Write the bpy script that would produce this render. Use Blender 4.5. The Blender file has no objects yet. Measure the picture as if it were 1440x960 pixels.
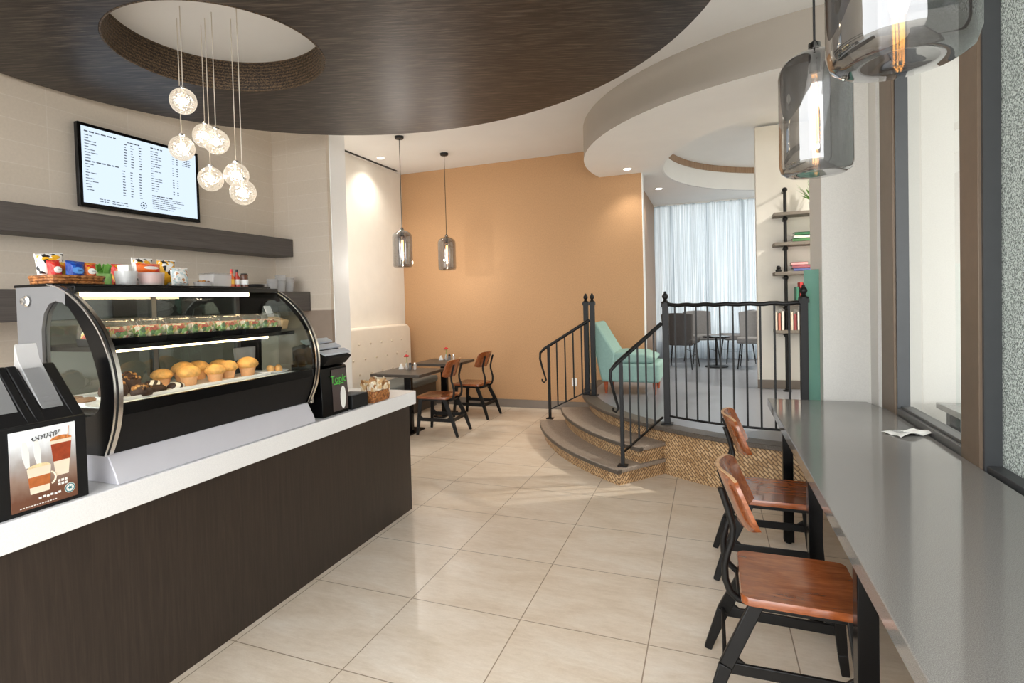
import bpy, bmesh, math, random
from mathutils import Vector, Matrix
random.seed(7)
SC = bpy.context.scene
COL = SC.collection
PI = math.pi
sin, cos = math.sin, math.cos
def rad(d): return d*PI/180.0

# ------------------------------------------------------------------ mesh helper
class MB:
    def __init__(s): s.v=[]; s.f=[]; s.m=[]; s.mi=0
    def add(s, vs, fs):
        b=len(s.v); s.v.extend([tuple(p) for p in vs])
        for f in fs: s.f.append(tuple(b+i for i in f)); s.m.append(s.mi)
        return s
    def box(s,x0,x1,y0,y1,z0,z1):
        vs=[(x0,y0,z0),(x1,y0,z0),(x1,y1,z0),(x0,y1,z0),(x0,y0,z1),(x1,y0,z1),(x1,y1,z1),(x0,y1,z1)]
        return s.add(vs,[(0,3,2,1),(4,5,6,7),(0,1,5,4),(1,2,6,5),(2,3,7,6),(3,0,4,7)])
    def bar(s,p,q,w,h,up=(0,0,1),w2=None,h2=None):
        p=Vector(p); q=Vector(q); d=(q-p).normalized(); up=Vector(up)
        a=d.cross(up)
        if a.length<1e-4: a=d.cross(Vector((0,1,0)))
        a.normalize(); b=a.cross(d).normalized()
        w2=w if w2 is None else w2; h2=h if h2 is None else h2
        vs=[]
        for c,ww,hh in ((p,w,h),(q,w2,h2)):
            for sx,sy in ((-1,-1),(1,-1),(1,1),(-1,1)): vs.append(c+a*sx*ww/2+b*sy*hh/2)
        return s.add(vs,[(0,1,2,3),(7,6,5,4),(0,4,5,1),(1,5,6,2),(2,6,7,3),(3,7,4,0)])
    def tube(s,path,r,n=8,closed=False,cap=True):
        P=[Vector(p) for p in path]; N=len(P)
        R=r if isinstance(r,(list,tuple)) else [r]*N
        T=[]
        for i in range(N):
            if closed: t=P[(i+1)%N]-P[i-1]
            else: t=P[min(i+1,N-1)]-P[max(i-1,0)]
            T.append(t.normalized())
        a=T[0].orthogonal().normalized(); vs=[]
        for i in range(N):
            a=(a-T[i]*a.dot(T[i]))
            if a.length<1e-6: a=T[i].orthogonal()
            a.normalize(); b=T[i].cross(a)
            for k in range(n):
                t=2*PI*k/n; vs.append(P[i]+(a*cos(t)+b*sin(t))*R[i])
        fs=[]
        for i in range(N if closed else N-1):
            j=(i+1)%N
            for k in range(n):
                fs.append((i*n+k,i*n+(k+1)%n,j*n+(k+1)%n,j*n+k))
        if cap and not closed:
            fs.append(tuple(reversed(range(n)))); fs.append(tuple((N-1)*n+k for k in range(n)))
        return s.add(vs,fs)
    def lathe(s,prof,n=24,c=(0,0,0),sx=1,sy=1,wob=0):
        vs=[];fs=[];N=len(prof)
        for r,z in prof:
            for k in range(n):
                t=2*PI*k/n; w=1+wob*sin(7*t)*(1 if r>1e-4 else 0)
                vs.append((c[0]+r*w*cos(t)*sx,c[1]+r*w*sin(t)*sy,c[2]+z))
        for i in range(N-1):
            for k in range(n):
                fs.append((i*n+k,i*n+(k+1)%n,(i+1)*n+(k+1)%n,(i+1)*n+k))
        if prof[0][0]>1e-5: fs.append(tuple(reversed(range(n))))
        if prof[-1][0]>1e-5: fs.append(tuple((N-1)*n+k for k in range(n)))
        return s.add(vs,fs)
    def ball(s,c,r,n=16,m=10,sz=1.0,noise=0,seed=0):
        rr=random.Random(seed)
        vs=[];fs=[]
        for i in range(m+1):
            ph=PI*i/m
            for k in range(n):
                t=2*PI*k/n; q=1+(rr.uniform(-noise,noise) if 0<i<m else 0)
                vs.append((c[0]+r*q*sin(ph)*cos(t),c[1]+r*q*sin(ph)*sin(t),c[2]-r*sz*q*cos(ph)))
        for i in range(m):
            for k in range(n):
                fs.append((i*n+k,i*n+(k+1)%n,(i+1)*n+(k+1)%n,(i+1)*n+k))
        return s.add(vs,fs)
    def prism(s,pts,a,b,axis='z'):
        n=len(pts)
        def P(u,v,w): return {'z':(u,v,w),'y':(u,w,v),'x':(w,u,v)}[axis]
        vs=[P(u,v,a) for u,v in pts]+[P(u,v,b) for u,v in pts]
        fs=[tuple(reversed(range(n))),tuple(range(n,2*n))]+[(i,(i+1)%n,n+(i+1)%n,n+i) for i in range(n)]
        return s.add(vs,fs)
    def sheet(s,fn,nu,nv,t=None,closed_u=False):
        """fn(u,v)->point for u,v in 0..1; t = thickness vector or None (double skin when given)"""
        vs=[];fs=[]
        def grid(off):
            b=len(vs)
            for i in range(nu+1):
                for j in range(nv+1):
                    p=Vector(fn(i/nu,j/nv)); vs.append(p+off)
            return b
        b0=grid(Vector((0,0,0)))
        q=lambda b,i,j:b+i*(nv+1)+j
        for i in range(nu):
            for j in range(nv): fs.append((q(b0,i,j),q(b0,i+1,j),q(b0,i+1,j+1),q(b0,i,j+1)))
        if t is not None:
            b1=grid(Vector(t))
            for i in range(nu):
                for j in range(nv): fs.append((q(b1,i,j),q(b1,i,j+1),q(b1,i+1,j+1),q(b1,i+1,j)))
            for i in range(nu):
                fs.append((q(b0,i,0),q(b1,i,0),q(b1,i+1,0),q(b0,i+1,0)))
                fs.append((q(b0,i,nv),q(b0,i+1,nv),q(b1,i+1,nv),q(b1,i,nv)))
            for j in range(nv):
                fs.append((q(b0,0,j),q(b0,0,j+1),q(b1,0,j+1),q(b1,0,j)))
                fs.append((q(b0,nu,j),q(b1,nu,j),q(b1,nu,j+1),q(b0,nu,j+1)))
        return s.add(vs,fs)
    def slab(s,outer,holes,z0,z1,top=True,bottom=True,sides=True):
        """flat slab of any outline with holes"""
        bm=bmesh.new(); es=[]
        for ring in [outer]+holes:
            vv=[bm.verts.new((x,y,0)) for x,y in ring]
            for i in range(len(vv)): es.append(bm.edges.new((vv[i],vv[(i+1)%len(vv)])))
        bmesh.ops.triangle_fill(bm,use_beauty=True,use_dissolve=False,edges=es,normal=(0,0,1))
        bm.verts.index_update()
        co=[(v.co.x,v.co.y) for v in bm.verts]; fc=[tuple(v.index for v in f.verts) for f in bm.faces]; bm.free()
        if top: s.add([(x,y,z1) for x,y in co],fc)
        if bottom: s.add([(x,y,z0) for x,y in co],[tuple(reversed(f)) for f in fc])
        if sides:
            for ring in [outer]+holes:
                n=len(ring)
                s.add([(x,y,z0) for x,y in ring]+[(x,y,z1) for x,y in ring],[(i,(i+1)%n,n+(i+1)%n,n+i) for i in range(n)])
        return s
    def text(s,body,size,mat4,align='CENTER'):
        cu=bpy.data.curves.new('t','FONT'); cu.body=body; cu.size=size; cu.align_x=align; cu.extrude=0.0
        o=bpy.data.objects.new('t',cu); COL.objects.link(o)
        dg=bpy.context.evaluated_depsgraph_get(); dg.update()
        me=o.evaluated_get(dg).to_mesh()
        s.add([mat4@v.co for v in me.vertices],[tuple(p.vertices) for p in me.polygons])
        o.evaluated_get(dg).to_mesh_clear()
        bpy.data.objects.remove(o); bpy.data.curves.remove(cu)
        return s
    def build(s,name,mat,parent=None,loc=None,rotz=0,bevel=0,seg=2,smooth=35,sub=0,fix=True):
        me=bpy.data.meshes.new(name); me.from_pydata(s.v,[],s.f)
        for m in (mat if isinstance(mat,(list,tuple)) else [mat]): me.materials.append(m)
        if isinstance(mat,(list,tuple)): me.polygons.foreach_set('material_index',s.m)
        if fix:
            bm=bmesh.new(); bm.from_mesh(me)
            bmesh.ops.remove_doubles(bm,verts=bm.verts,dist=1e-6)
            bmesh.ops.recalc_face_normals(bm,faces=bm.faces); bm.to_mesh(me); bm.free()
        me.update()
        if smooth:
            me.polygons.foreach_set('use_smooth',[True]*len(me.polygons))
            me.set_sharp_from_angle(angle=rad(smooth))
        o=bpy.data.objects.new(name,me); COL.objects.link(o)
        if parent is not None: o.parent=parent
        if loc is not None: o.location=loc
        if rotz: o.rotation_euler=(0,0,rotz)
        if bevel:
            b=o.modifiers.new('b','BEVEL'); b.width=bevel; b.segments=seg; b.limit_method='ANGLE'; b.angle_limit=rad(40)
        if sub:
            b=o.modifiers.new('s','SUBSURF'); b.levels=sub; b.render_levels=sub
        return o

def tag(o,label=None,cat=None,group=None,kind=None):
    if label: o['label']=label
    if cat: o['category']=cat
    if group: o['group']=group
    if kind: o['kind']=kind
    return o
def thing(name,label,cat,loc=(0,0,0),rz=0,group=None):
    o=bpy.data.objects.new(name,None); COL.objects.link(o); o.location=loc; o.rotation_euler=(0,0,rz); o.empty_display_size=.05
    return tag(o,label,cat,group)
KIDS={}
def copy_tree(o,loc=None,rz=None,label=None,parent=None):
    c=o.copy(); COL.objects.link(c)
    if parent is not None: c.parent=parent
    for ch in [x for x in ALLKIDS(o)]: copy_tree(ch,parent=c)
    if loc is not None: c.location=loc
    if rz is not None: c.rotation_euler=(0,0,rz)
    if label: c['label']=label
    return c
def ALLKIDS(o): return list(o.children)
def struct(o,label=None):
    o['kind']='structure'
    if label: o['label']=label
    return o

# ------------------------------------------------------------------ materials
def lin(c):
    c=c/255.0
    return c/12.92 if c<=.04045 else ((c+.055)/1.055)**2.4
def rgb(r,g,b): return (lin(r),lin(g),lin(b),1)
class NT:
    def __init__(s,name):
        s.mat=bpy.data.materials.new(name); s.mat.use_nodes=True
        s.n=s.mat.node_tree.nodes; s.l=s.mat.node_tree.links
        for x in list(s.n): s.n.remove(x)
        s.out=s.new('ShaderNodeOutputMaterial')
    def new(s,t,**k):
        x=s.n.new(t)
        for a,b in k.items():
            if hasattr(x,a): setattr(x,a,b)
        return x
    def link(s,a,b): s.l.new(a,b)
    def coord(s,scale=(1,1,1),kind='Object',rot=(0,0,0),loc=(0,0,0)):
        c=s.new('ShaderNodeTexCoord'); m=s.new('ShaderNodeMapping')
        m.inputs['Scale'].default_value=scale; m.inputs['Rotation'].default_value=rot; m.inputs['Location'].default_value=loc
        s.link(c.outputs[kind],m.inputs['Vector']); return m.outputs['Vector']
    def noise(s,vec,scale=5,detail=3,rough=.55,dist=0):
        x=s.new('ShaderNodeTexNoise'); x.inputs['Scale'].default_value=scale; x.inputs['Detail'].default_value=detail
        x.inputs['Roughness'].default_value=rough; x.inputs['Distortion'].default_value=dist
        s.link(vec,x.inputs['Vector']); return x.outputs['Fac']
    def ramp(s,fac,stops,interp='LINEAR'):
        r=s.new('ShaderNodeValToRGB'); r.color_ramp.interpolation=interp
        e=r.color_ramp.elements
        while len(e)<len(stops): e.new(.5)
        for k,(p,c) in enumerate(stops): e[k].position=p; e[k].color=c
        s.link(fac,r.inputs['Fac']); return r.outputs['Color']
    def mix(s,fac,a,b,blend='MIX'):
        m=s.new('ShaderNodeMix'); m.data_type='RGBA'; m.blend_type=blend
        for i,v in ((0,fac),(6,a),(7,b)):
            if hasattr(v,'links') or hasattr(v,'is_linked'): s.link(v,m.inputs[i])
            else: m.inputs[i].default_value=v
        return m.outputs[2]
    def bump(s,h,strength=.3,dist=.01):
        b=s.new('ShaderNodeBump'); b.inputs['Strength'].default_value=strength; b.inputs['Distance'].default_value=dist
        s.link(h,b.inputs['Height']); return b.outputs['Normal']
    def bsdf(s,col,rough=.5,metal=0,spec=.5,normal=None,emit=None,estr=0,coat=0,trans=0,sheen=0):
        p=s.new('ShaderNodeBsdfPrincipled')
        def put(n,v):
            if hasattr(v,'is_linked'): s.link(v,p.inputs[n])
            else: p.inputs[n].default_value=v
        put('Base Color',col); put('Roughness',rough); put('Metallic',metal); put('Specular IOR Level',spec)
        if normal is not None: put('Normal',normal)
        if emit is not None: put('Emission Color',emit); put('Emission Strength',estr)
        if coat: put('Coat Weight',coat); put('Coat Roughness',.08)
        if trans: put('Transmission Weight',trans)
        if sheen: put('Sheen Weight',sheen)
        return p.outputs[0]
    def done(s,sh): s.link(sh,s.out.inputs['Surface']); return s.mat
MATS={}
def pm(name,c,rough=.5,metal=0,var=.08,scale=8,bump=0,spec=.5,stretch=(1,1,1),coat=0,bscale=None):
    """plain procedural material: colour with a little noise"""
    if name in MATS: return MATS[name]
    t=NT(name); v=t.coord(stretch)
    f=t.noise(v,scale,4)
    a=tuple(min(1,x*(1-var)) for x in c[:3])+(1,); b=tuple(min(1,x*(1+var)) for x in c[:3])+(1,)
    col=t.ramp(f,[(.3,a),(.7,b)])
    n=None
    if bump: n=t.bump(t.noise(v,bscale or scale*6,3),bump,.004)
    MATS[name]=t.done(t.bsdf(col,rough,metal,spec,n,coat=coat)); return MATS[name]
def emis(name,c,strength):
    if name in MATS: return MATS[name]
    t=NT(name); e=t.new('ShaderNodeEmission'); e.inputs[0].default_value=c; e.inputs[1].default_value=strength
    MATS[name]=t.done(e.outputs[0]); return MATS[name]
def glass(name,tint=(1,1,1,1),refl=1.0,rough=.0,bump=0,bscale=40,base=.02,fres=True,ior=1.45,milk=0,milkcol=(1,1,1,1),power=5):
    """thin sheet glass: see-through tint plus fresnel reflection"""
    if name in MATS: return MATS[name]
    t=NT(name)
    tr=t.new('ShaderNodeBsdfTransparent'); tr.inputs[0].default_value=tint
    gl=t.new('ShaderNodeBsdfGlossy'); gl.inputs['Color'].default_value=(refl,refl,refl,1); gl.inputs['Roughness'].default_value=rough
    fr=t.new('ShaderNodeLayerWeight'); fr.inputs['Blend'].default_value=.5
    if bump:
        n=t.bump(t.noise(t.coord(),bscale,2),bump,.004); t.link(n,gl.inputs['Normal']); t.link(n,fr.inputs['Normal'])
    pw=t.new('ShaderNodeMath',operation='POWER'); t.link(fr.outputs['Facing'],pw.inputs[0]); pw.inputs[1].default_value=power
    r0=base+((ior-1)/(ior+1))**2
    ma=t.new('ShaderNodeMath',operation='MULTIPLY_ADD'); t.link(pw.outputs[0],ma.inputs[0]); ma.inputs[1].default_value=1-r0; ma.inputs[2].default_value=r0; ma.use_clamp=True
    mx=t.new('ShaderNodeMixShader'); t.link(ma.outputs[0],mx.inputs[0]); t.link(tr.outputs[0],mx.inputs[1]); t.link(gl.outputs[0],mx.inputs[2])
    o=mx.outputs[0]
    if milk:
        tl=t.new('ShaderNodeBsdfTranslucent'); tl.inputs[0].default_value=milkcol
        df=t.new('ShaderNodeBsdfDiffuse'); df.inputs[0].default_value=milkcol
        m1=t.new('ShaderNodeMixShader'); m1.inputs[0].default_value=.5; t.link(tl.outputs[0],m1.inputs[1]); t.link(df.outputs[0],m1.inputs[2])
        m2=t.new('ShaderNodeMixShader'); m2.inputs[0].default_value=milk; t.link(o,m2.inputs[1]); t.link(m1.outputs[0],m2.inputs[2]); o=m2.outputs[0]
    MATS[name]=t.done(o); return MATS[name]

def m_floor():
    t=NT('travertine_tile'); v=t.coord(loc=(.277+6*.597,-2.512+.6*8,0))
    br=t.new('ShaderNodeTexBrick'); br.offset=0; br.squash=1
    br.inputs['Scale'].default_value=1; br.inputs['Brick Width'].default_value=.597; br.inputs['Row Height'].default_value=.6
    br.inputs['Mortar Size'].default_value=.0028; br.inputs['Mortar Smooth'].default_value=.1; br.inputs['Bias'].default_value=0
    br.inputs['Color1'].default_value=(.46,.46,.46,1); br.inputs['Color2'].default_value=(.54,.54,.54,1); br.inputs['Mortar'].default_value=(.5,.5,.5,1)
    t.link(v,br.inputs['Vector'])
    v2=t.coord((1,2.6,1))
    f=t.noise(v2,2.2,6,.62,.6); f2=t.noise(t.coord((1,3.5,1)),14,5,.7)
    c=t.ramp(f,[(.25,rgb(216,199,177)),(.5,rgb(229,215,197)),(.75,rgb(238,228,214))])
    c2=t.ramp(f2,[(.3,(.86,.84,.8,1)),(.65,(1,1,1,1))])
    f3=t.noise(t.coord((1,2,1)),90,3,.7); c=t.mix(.8,c,c2,'MULTIPLY'); c=t.mix(.5,c,t.ramp(f3,[(.3,(.9,.88,.86,1)),(.6,(1,1,1,1))]),'MULTIPLY')
    c=t.mix(.35,c,br.outputs['Color'],'OVERLAY')
    c=t.mix(br.outputs['Fac'],c,rgb(150,132,110))
    inv=t.new('ShaderNodeMath',operation='SUBTRACT'); inv.inputs[0].default_value=1; t.link(br.outputs['Fac'],inv.inputs[1])
    return t.done(t.bsdf(c,.3,0,.45,t.bump(inv.outputs[0],.25,.002)))
def m_disc():
    t=NT('dark_woven_veneer'); v=t.coord((1,1,1),rot=(0,0,rad(-20))); m0=t.new('ShaderNodeMapping'); m0.inputs['Scale'].default_value=(.8,9,9); t.link(v,m0.inputs['Vector']); v=m0.outputs['Vector']
    f=t.noise(v,6,4,.6,.6); g=t.noise(t.coord((.6,3,3)),3,3)
    c=t.ramp(f,[(.32,rgb(31,25,22)),(.5,rgb(53,45,40)),(.68,rgb(90,80,72))])
    c=t.mix(.5,c,t.ramp(g,[(.3,(.7,.7,.7,1)),(.7,(1.1,1.08,1.05,1))]),'MULTIPLY')
    return t.done(t.bsdf(c,.42,0,.4,t.bump(f,.35,.004)))
def m_throat():
    t=NT('woven_cane_lining'); v=t.coord()
    w=t.new('ShaderNodeTexWave'); w.bands_direction='Z'; w.inputs['Scale'].default_value=14; w.inputs['Distortion'].default_value=7; w.inputs['Detail Scale'].default_value=8; w.inputs['Detail'].default_value=3
    t.link(v,w.inputs['Vector'])
    vo=t.new('ShaderNodeTexVoronoi'); vo.inputs['Scale'].default_value=60; t.link(t.coord((1,1,1.6)),vo.inputs['Vector'])
    c=t.ramp(w.outputs['Fac'],[(.2,rgb(40,31,24)),(.6,rgb(84,67,50)),(.9,rgb(112,93,70))])
    c=t.mix(.7,c,t.ramp(vo.outputs['Distance'],[(.1,(1.2,1.1,1,1)),(.6,(.45,.42,.4,1))]),'MULTIPLY')
    return t.done(t.bsdf(c,.5,0,.4,t.bump(vo.outputs['Distance'],.6,.006)))
def m_riser():
    t=NT('woven_mosaic_riser')
    c0=t.new('ShaderNodeTexCoord'); sp=t.new('ShaderNodeSeparateXYZ'); t.link(c0.outputs['Object'],sp.inputs[0])
    # run along the wall = angle about the platform centre
    a=t.new('ShaderNodeMath',operation='SUBTRACT'); t.link(sp.outputs[0],a.inputs[0]); a.inputs[1].default_value=1.2
    b=t.new('ShaderNodeMath',operation='SUBTRACT'); t.link(sp.outputs[1],b.inputs[0]); b.inputs[1].default_value=7.1
    at=t.new('ShaderNodeMath',operation='ARCTAN2'); t.link(b.outputs[0],at.inputs[0]); t.link(a.outputs[0],at.inputs[1])
    mu=t.new('ShaderNodeMath',operation='MULTIPLY'); t.link(at.outputs[0],mu.inputs[0]); mu.inputs[1].default_value=2.7
    ra=t.new('ShaderNodeVectorMath',operation='LENGTH'); cv=t.new('ShaderNodeCombineXYZ'); t.link(a.outputs[0],cv.inputs[0]); t.link(b.outputs[0],cv.inputs[1]); t.link(cv.outputs[0],ra.inputs[0])
    su=t.new('ShaderNodeMath',operation='ADD'); t.link(mu.outputs[0],su.inputs[0]); t.link(ra.outputs['Value'],su.inputs[1])
    cm=t.new('ShaderNodeCombineXYZ'); t.link(su.outputs[0],cm.inputs[0]); t.link(sp.outputs[2],cm.inputs[1])
    mp=t.new('ShaderNodeMapping'); mp.inputs['Rotation'].default_value=(0,0,rad(45)); t.link(cm.outputs[0],mp.inputs[0])
    br=t.new('ShaderNodeTexBrick'); br.offset=.5; br.inputs['Scale'].default_value=1; br.inputs['Brick Width'].default_value=.056; br.inputs['Row Height'].default_value=.023
    br.inputs['Mortar Size'].default_value=.0038; br.inputs['Color1'].default_value=rgb(216,186,144); br.inputs['Color2'].default_value=rgb(178,140,98); br.inputs['Mortar'].default_value=rgb(112,84,58)
    t.link(mp.outputs[0],br.inputs['Vector'])
    inv=t.new('ShaderNodeMath',operation='SUBTRACT'); inv.inputs[0].default_value=1; t.link(br.outputs['Fac'],inv.inputs[1])
    return t.done(t.bsdf(br.outputs['Color'],.4,0,.5,t.bump(inv.outputs[0],.6,.004)))
def m_tilewall():
    t=NT('cream_wall_tile')
    c0=t.new('ShaderNodeTexCoord'); sp=t.new('ShaderNodeSeparateXYZ'); t.link(c0.outputs['Object'],sp.inputs[0])
    su=t.new('ShaderNodeMath',operation='ADD'); t.link(sp.outputs[0],su.inputs[0]); t.link(sp.outputs[1],su.inputs[1])
    cm=t.new('ShaderNodeCombineXYZ'); t.link(su.outputs[0],cm.inputs[0]); t.link(sp.outputs[2],cm.inputs[1])
    br=t.new('ShaderNodeTexBrick'); br.offset=0; br.inputs['Scale'].default_value=1; br.inputs['Brick Width'].default_value=.61; br.inputs['Row Height'].default_value=.152
    br.inputs['Mortar Size'].default_value=.003; br.inputs['Color1'].default_value=rgb(208,195,178); br.inputs['Color2'].default_value=rgb(211,198,182); br.inputs['Mortar'].default_value=rgb(216,205,191)
    t.link(cm.outputs[0],br.inputs['Vector'])
    f=t.noise(t.coord(),60,3)
    c=t.mix(.5,br.outputs['Color'],t.ramp(f,[(.3,(.93,.93,.93,1)),(.7,(1.05,1.05,1.05,1))]),'MULTIPLY')
    return t.done(t.bsdf(c,.45,0,.4,t.bump(f,.08,.002)))
def m_wood(name,a,b,c,rough=.35,stretch=(2,14,14),scale=3,coat=0,spec=.5):
    if name in MATS: return MATS[name]
    t=NT(name); v=t.coord(stretch); f=t.noise(v,scale,6,.6,.8)
    col=t.ramp(f,[(.28,a),(.5,b),(.74,c)])
    MATS[name]=t.done(t.bsdf(col,rough,0,spec,t.bump(f,.06,.002),coat=coat)); return MATS[name]
def m_speck(name,base,dark,light,rough,scale=350,spec=.5,amt=.5):
    if name in MATS: return MATS[name]
    t=NT(name); f=t.noise(t.coord(),scale,2,.8)
    c=t.ramp(f,[(.35,dark),(.5,base),(.65,light)])
    MATS[name]=t.done(t.bsdf(c,rough,0,spec)); return MATS[name]
def m_grass(name,cols,scale=30):
    if name in MATS: return MATS[name]
    t=NT(name); vo=t.new('ShaderNodeTexVoronoi'); vo.inputs['Scale'].default_value=scale; t.link(t.coord(),vo.inputs['Vector'])
    s=t.new('ShaderNodeSeparateColor'); t.link(vo.outputs['Color'],s.inputs[0])
    st=[(i/len(cols),c) for i,c in enumerate(cols)]
    c=t.ramp(s.outputs[0],st,'CONSTANT')
    MATS[name]=t.done(t.bsdf(c,.5,0,.4,t.bump(vo.outputs['Distance'],.4,.005))); return MATS[name]
def m_stripes(name,a,b,scale,axis='X',rot=(0,0,0)):
    t=NT(name); w=t.new('ShaderNodeTexWave'); w.bands_direction=axis; w.inputs['Scale'].default_value=scale; w.inputs['Distortion'].default_value=1
    t.link(t.coord(rot=rot),w.inputs['Vector'])
    return t.done(t.bsdf(t.ramp(w.outputs['Fac'],[(.45,a),(.55,b)]),.5))

M={}
M['floor']=m_floor(); M['disc']=m_disc(); M['throat']=m_throat(); M['riser']=m_riser(); M['tile']=m_tilewall()
M['ceil']=pm('white_ceiling_paint',rgb(226,226,225),.7,var=.015,scale=3)
M['soffit']=pm('warm_white_ceiling_paint',rgb(244,243,241),.7,var=.015,scale=3)
M['white']=pm('white_paint',rgb(243,243,241),.5,var=.01)
M['orange']=pm('terracotta_wallcovering',rgb(187,147,107),.75,var=.09,scale=90,bump=.25,bscale=160,stretch=(1,1,.6))
M['cream']=pm('cream_plaster',rgb(232,228,219),.7,var=.02,scale=6)
M['greywall']=pm('pale_grey_wallcovering',rgb(208,206,200),.7,var=.05,scale=140,bump=.15)
M['taupe']=pm('taupe_splash_panel',rgb(150,134,120),.5,var=.05)
M['base']=pm('grey_baseboard',rgb(122,112,102),.5,var=.05)
M['brownpanel']=m_wood('brown_panel',rgb(140,110,86),rgb(158,128,102),rgb(174,146,118),.5,(14,14,.6))
M['shelfgrey']=m_wood('charcoal_oak_laminate',rgb(68,62,60),rgb(80,74,71),rgb(92,86,82),.5,(20,.8,20))
M['counterwood']=m_wood('dark_brown_laminate',rgb(36,27,21),rgb(46,36,29),rgb(57,46,38),.45,(26,26,1.1),3)
M['worktop']=m_speck('white_quartz',rgb(238,238,238),rgb(233,233,234),rgb(242,242,242),.25,220)
M['bar']=m_speck('grey_quartz',rgb(128,126,122),rgb(108,106,102),rgb(150,148,144),.09,420,.6)
M['black']=pm('black_plastic',rgb(20,20,21),.45,var=.1,scale=20,spec=.3)
M['blackgloss']=pm('black_gloss',rgb(7,7,8),.2,var=.05,spec=.2)
M['dkgrey']=pm('dark_grey_metal',rgb(24,23,23),.55,var=.12,scale=60,bump=.1,spec=.2)
M['iron']=pm('black_iron',rgb(13,12,12),.42,.0,var=.2,scale=25,bump=.15,spec=.3)
M['castiron']=pm('black_cast_frame',rgb(15,14,13),.45,.0,var=.2,scale=30,bump=.1,spec=.3)
M['chrome']=pm('brushed_chrome',rgb(228,226,222),.22,1,var=.05,scale=20)
M['steel']=pm('grey_painted_steel',rgb(104,103,103),.5,.0,var=.03)
M['plinth']=pm('pale_lilac_grey_steel',rgb(200,199,206),.35,.1,var=.02)
M['seatwood']=m_wood('oiled_walnut_ply',rgb(112,56,24),rgb(138,73,35),rgb(160,92,49),.25,(3,16,16),3,coat=.6)
M['ply']=m_wood('pale_ply_edge',rgb(170,130,92),rgb(190,152,112),rgb(205,170,130),.5)
M['tabledark']=m_wood('dark_grey_brown_laminate',rgb(56,50,44),rgb(68,61,54),rgb(80,72,65),.4,(2,18,18))
M['tread']=m_speck('taupe_stone_tread',rgb(146,133,121),rgb(132,120,109),rgb(160,147,134),.45,90)
M['nosing']=m_speck('dark_stone_nosing',rgb(84,76,68),rgb(72,65,58),rgb(96,88,80),.45,90)
M['lounge']=pm('blue_grey_wood_floor',rgb(122,124,130),.28,var=.04,scale=3,stretch=(6,1,1))
M['teal']=pm('teal_upholstery',rgb(140,173,165),.8,var=.06,scale=40,bump=.1)
M['greyfab']=pm('grey_upholstery',rgb(128,128,130),.85,var=.08,scale=40,bump=.1)
M['dkfab']=pm('dark_grey_upholstery',rgb(80,78,78),.85,var=.08,scale=40,bump=.1)
M['booth']=pm('cream_leatherette',rgb(238,229,214),.5,var=.02,scale=8)
M['boothseat']=pm('slate_grey_leatherette',rgb(92,100,100),.45,var=.06,scale=8)
M['legwood']=m_wood('orange_wood_leg',rgb(140,60,30),rgb(165,78,42),rgb(180,92,54),.4)
M['frame']=pm('bronze_mullion',rgb(112,96,80),.45,.2,var=.06,scale=15)
M['framedk']=pm('dark_anodised_frame',rgb(62,64,66),.45,.1,var=.05,scale=15)
M['sill']=pm('grey_window_sill',rgb(96,96,95),.45,.1,var=.05,scale=15)
M['curtain']=None
M['glass']=glass('clear_glass',(.96,.98,.97,1),ior=1.35)
M['caseglass']=glass('case_glass',(.97,.99,.98,1),ior=1.2,base=0)
M['endglass']=glass('green_end_glass',(.74,.80,.77,1),ior=1.5)
M['doorglass']=glass('smoked_door_glass',(.42,.47,.45,1),ior=1.5,base=.04)
M['winglass']=glass('window_glass',(.9,.95,.93,1),ior=1.4)
M['tintglass']=glass('tinted_window_glass',(.80,.81,.80,1),ior=1.4)
M['tealglass']=glass('green_glass',(.66,.82,.77,1),ior=1.5,milk=.6,milkcol=rgb(150,200,186))
M['smoke']=glass('smoked_mirror_glass',(.50,.50,.51,1),refl=.8,rough=.02,bump=.2,bscale=8,base=.13,ior=1.5,power=2.2)
M['clearplastic']=glass('clear_plastic',(.97,.98,.98,1),ior=1.4,bump=.5,bscale=60,base=.06,milk=.06)
M['milkplastic']=glass('cloudy_plastic',(.93,.93,.93,1),ior=1.4,base=.03,milk=.42,milkcol=rgb(246,246,246))
M['paper']=pm('white_paper',rgb(238,238,234),.6,var=.02)
M['tan']=pm('tan_paper',rgb(205,172,128),.7,var=.1,scale=60)
M['wicker']=m_grass('wicker',[rgb(150,95,50),rgb(176,118,68),rgb(120,72,38)],90)
M['muffin']=pm('golden_muffin',rgb(226,172,98),.7,var=.28,scale=40,bump=.6)
M['muffin2']=pm('pale_muffin',rgb(222,170,104),.7,var=.2,scale=40,bump=.6)
M['cup']=pm('muffin_cup',rgb(222,170,122),.7,var=.12,scale=40)
M['choc']=pm('chocolate',rgb(62,38,24),.6,var=.35,scale=40,bump=.5)
M['nut']=m_grass('nut_topping',[rgb(176,122,62),rgb(88,54,30),rgb(204,158,96),rgb(60,36,22)],70)
M['salad']=m_grass('mixed_salad',[rgb(62,112,40),rgb(104,150,58),rgb(196,72,44),rgb(228,214,170),rgb(48,86,34),rgb(214,190,90)],55)
M['filling']=m_grass('sandwich_filling',[rgb(226,206,168),rgb(200,80,50),rgb(232,220,190),rgb(120,160,70),rgb(214,120,80)],55)
M['cake']=m_stripes('drizzle_stripes',rgb(236,228,214),rgb(52,34,26),14,'DIAGONAL')
M['red']=pm('red_petal',rgb(196,32,34),.5,var=.2)
M['green']=pm('leaf_green',rgb(104,160,66),.5,var=.25,scale=30)
M['warmstrip']=emis('warm_led_strip',(1,.76,.42,1),9)
M['warmstrip2']=emis('warm_led_strip_low',(1,.76,.42,1),7)
M['downlight']=emis('downlight_lens',(1,.95,.86,1),12)
M['filament']=emis('glowing_filament',(1,.42,.1,1),14)
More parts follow.
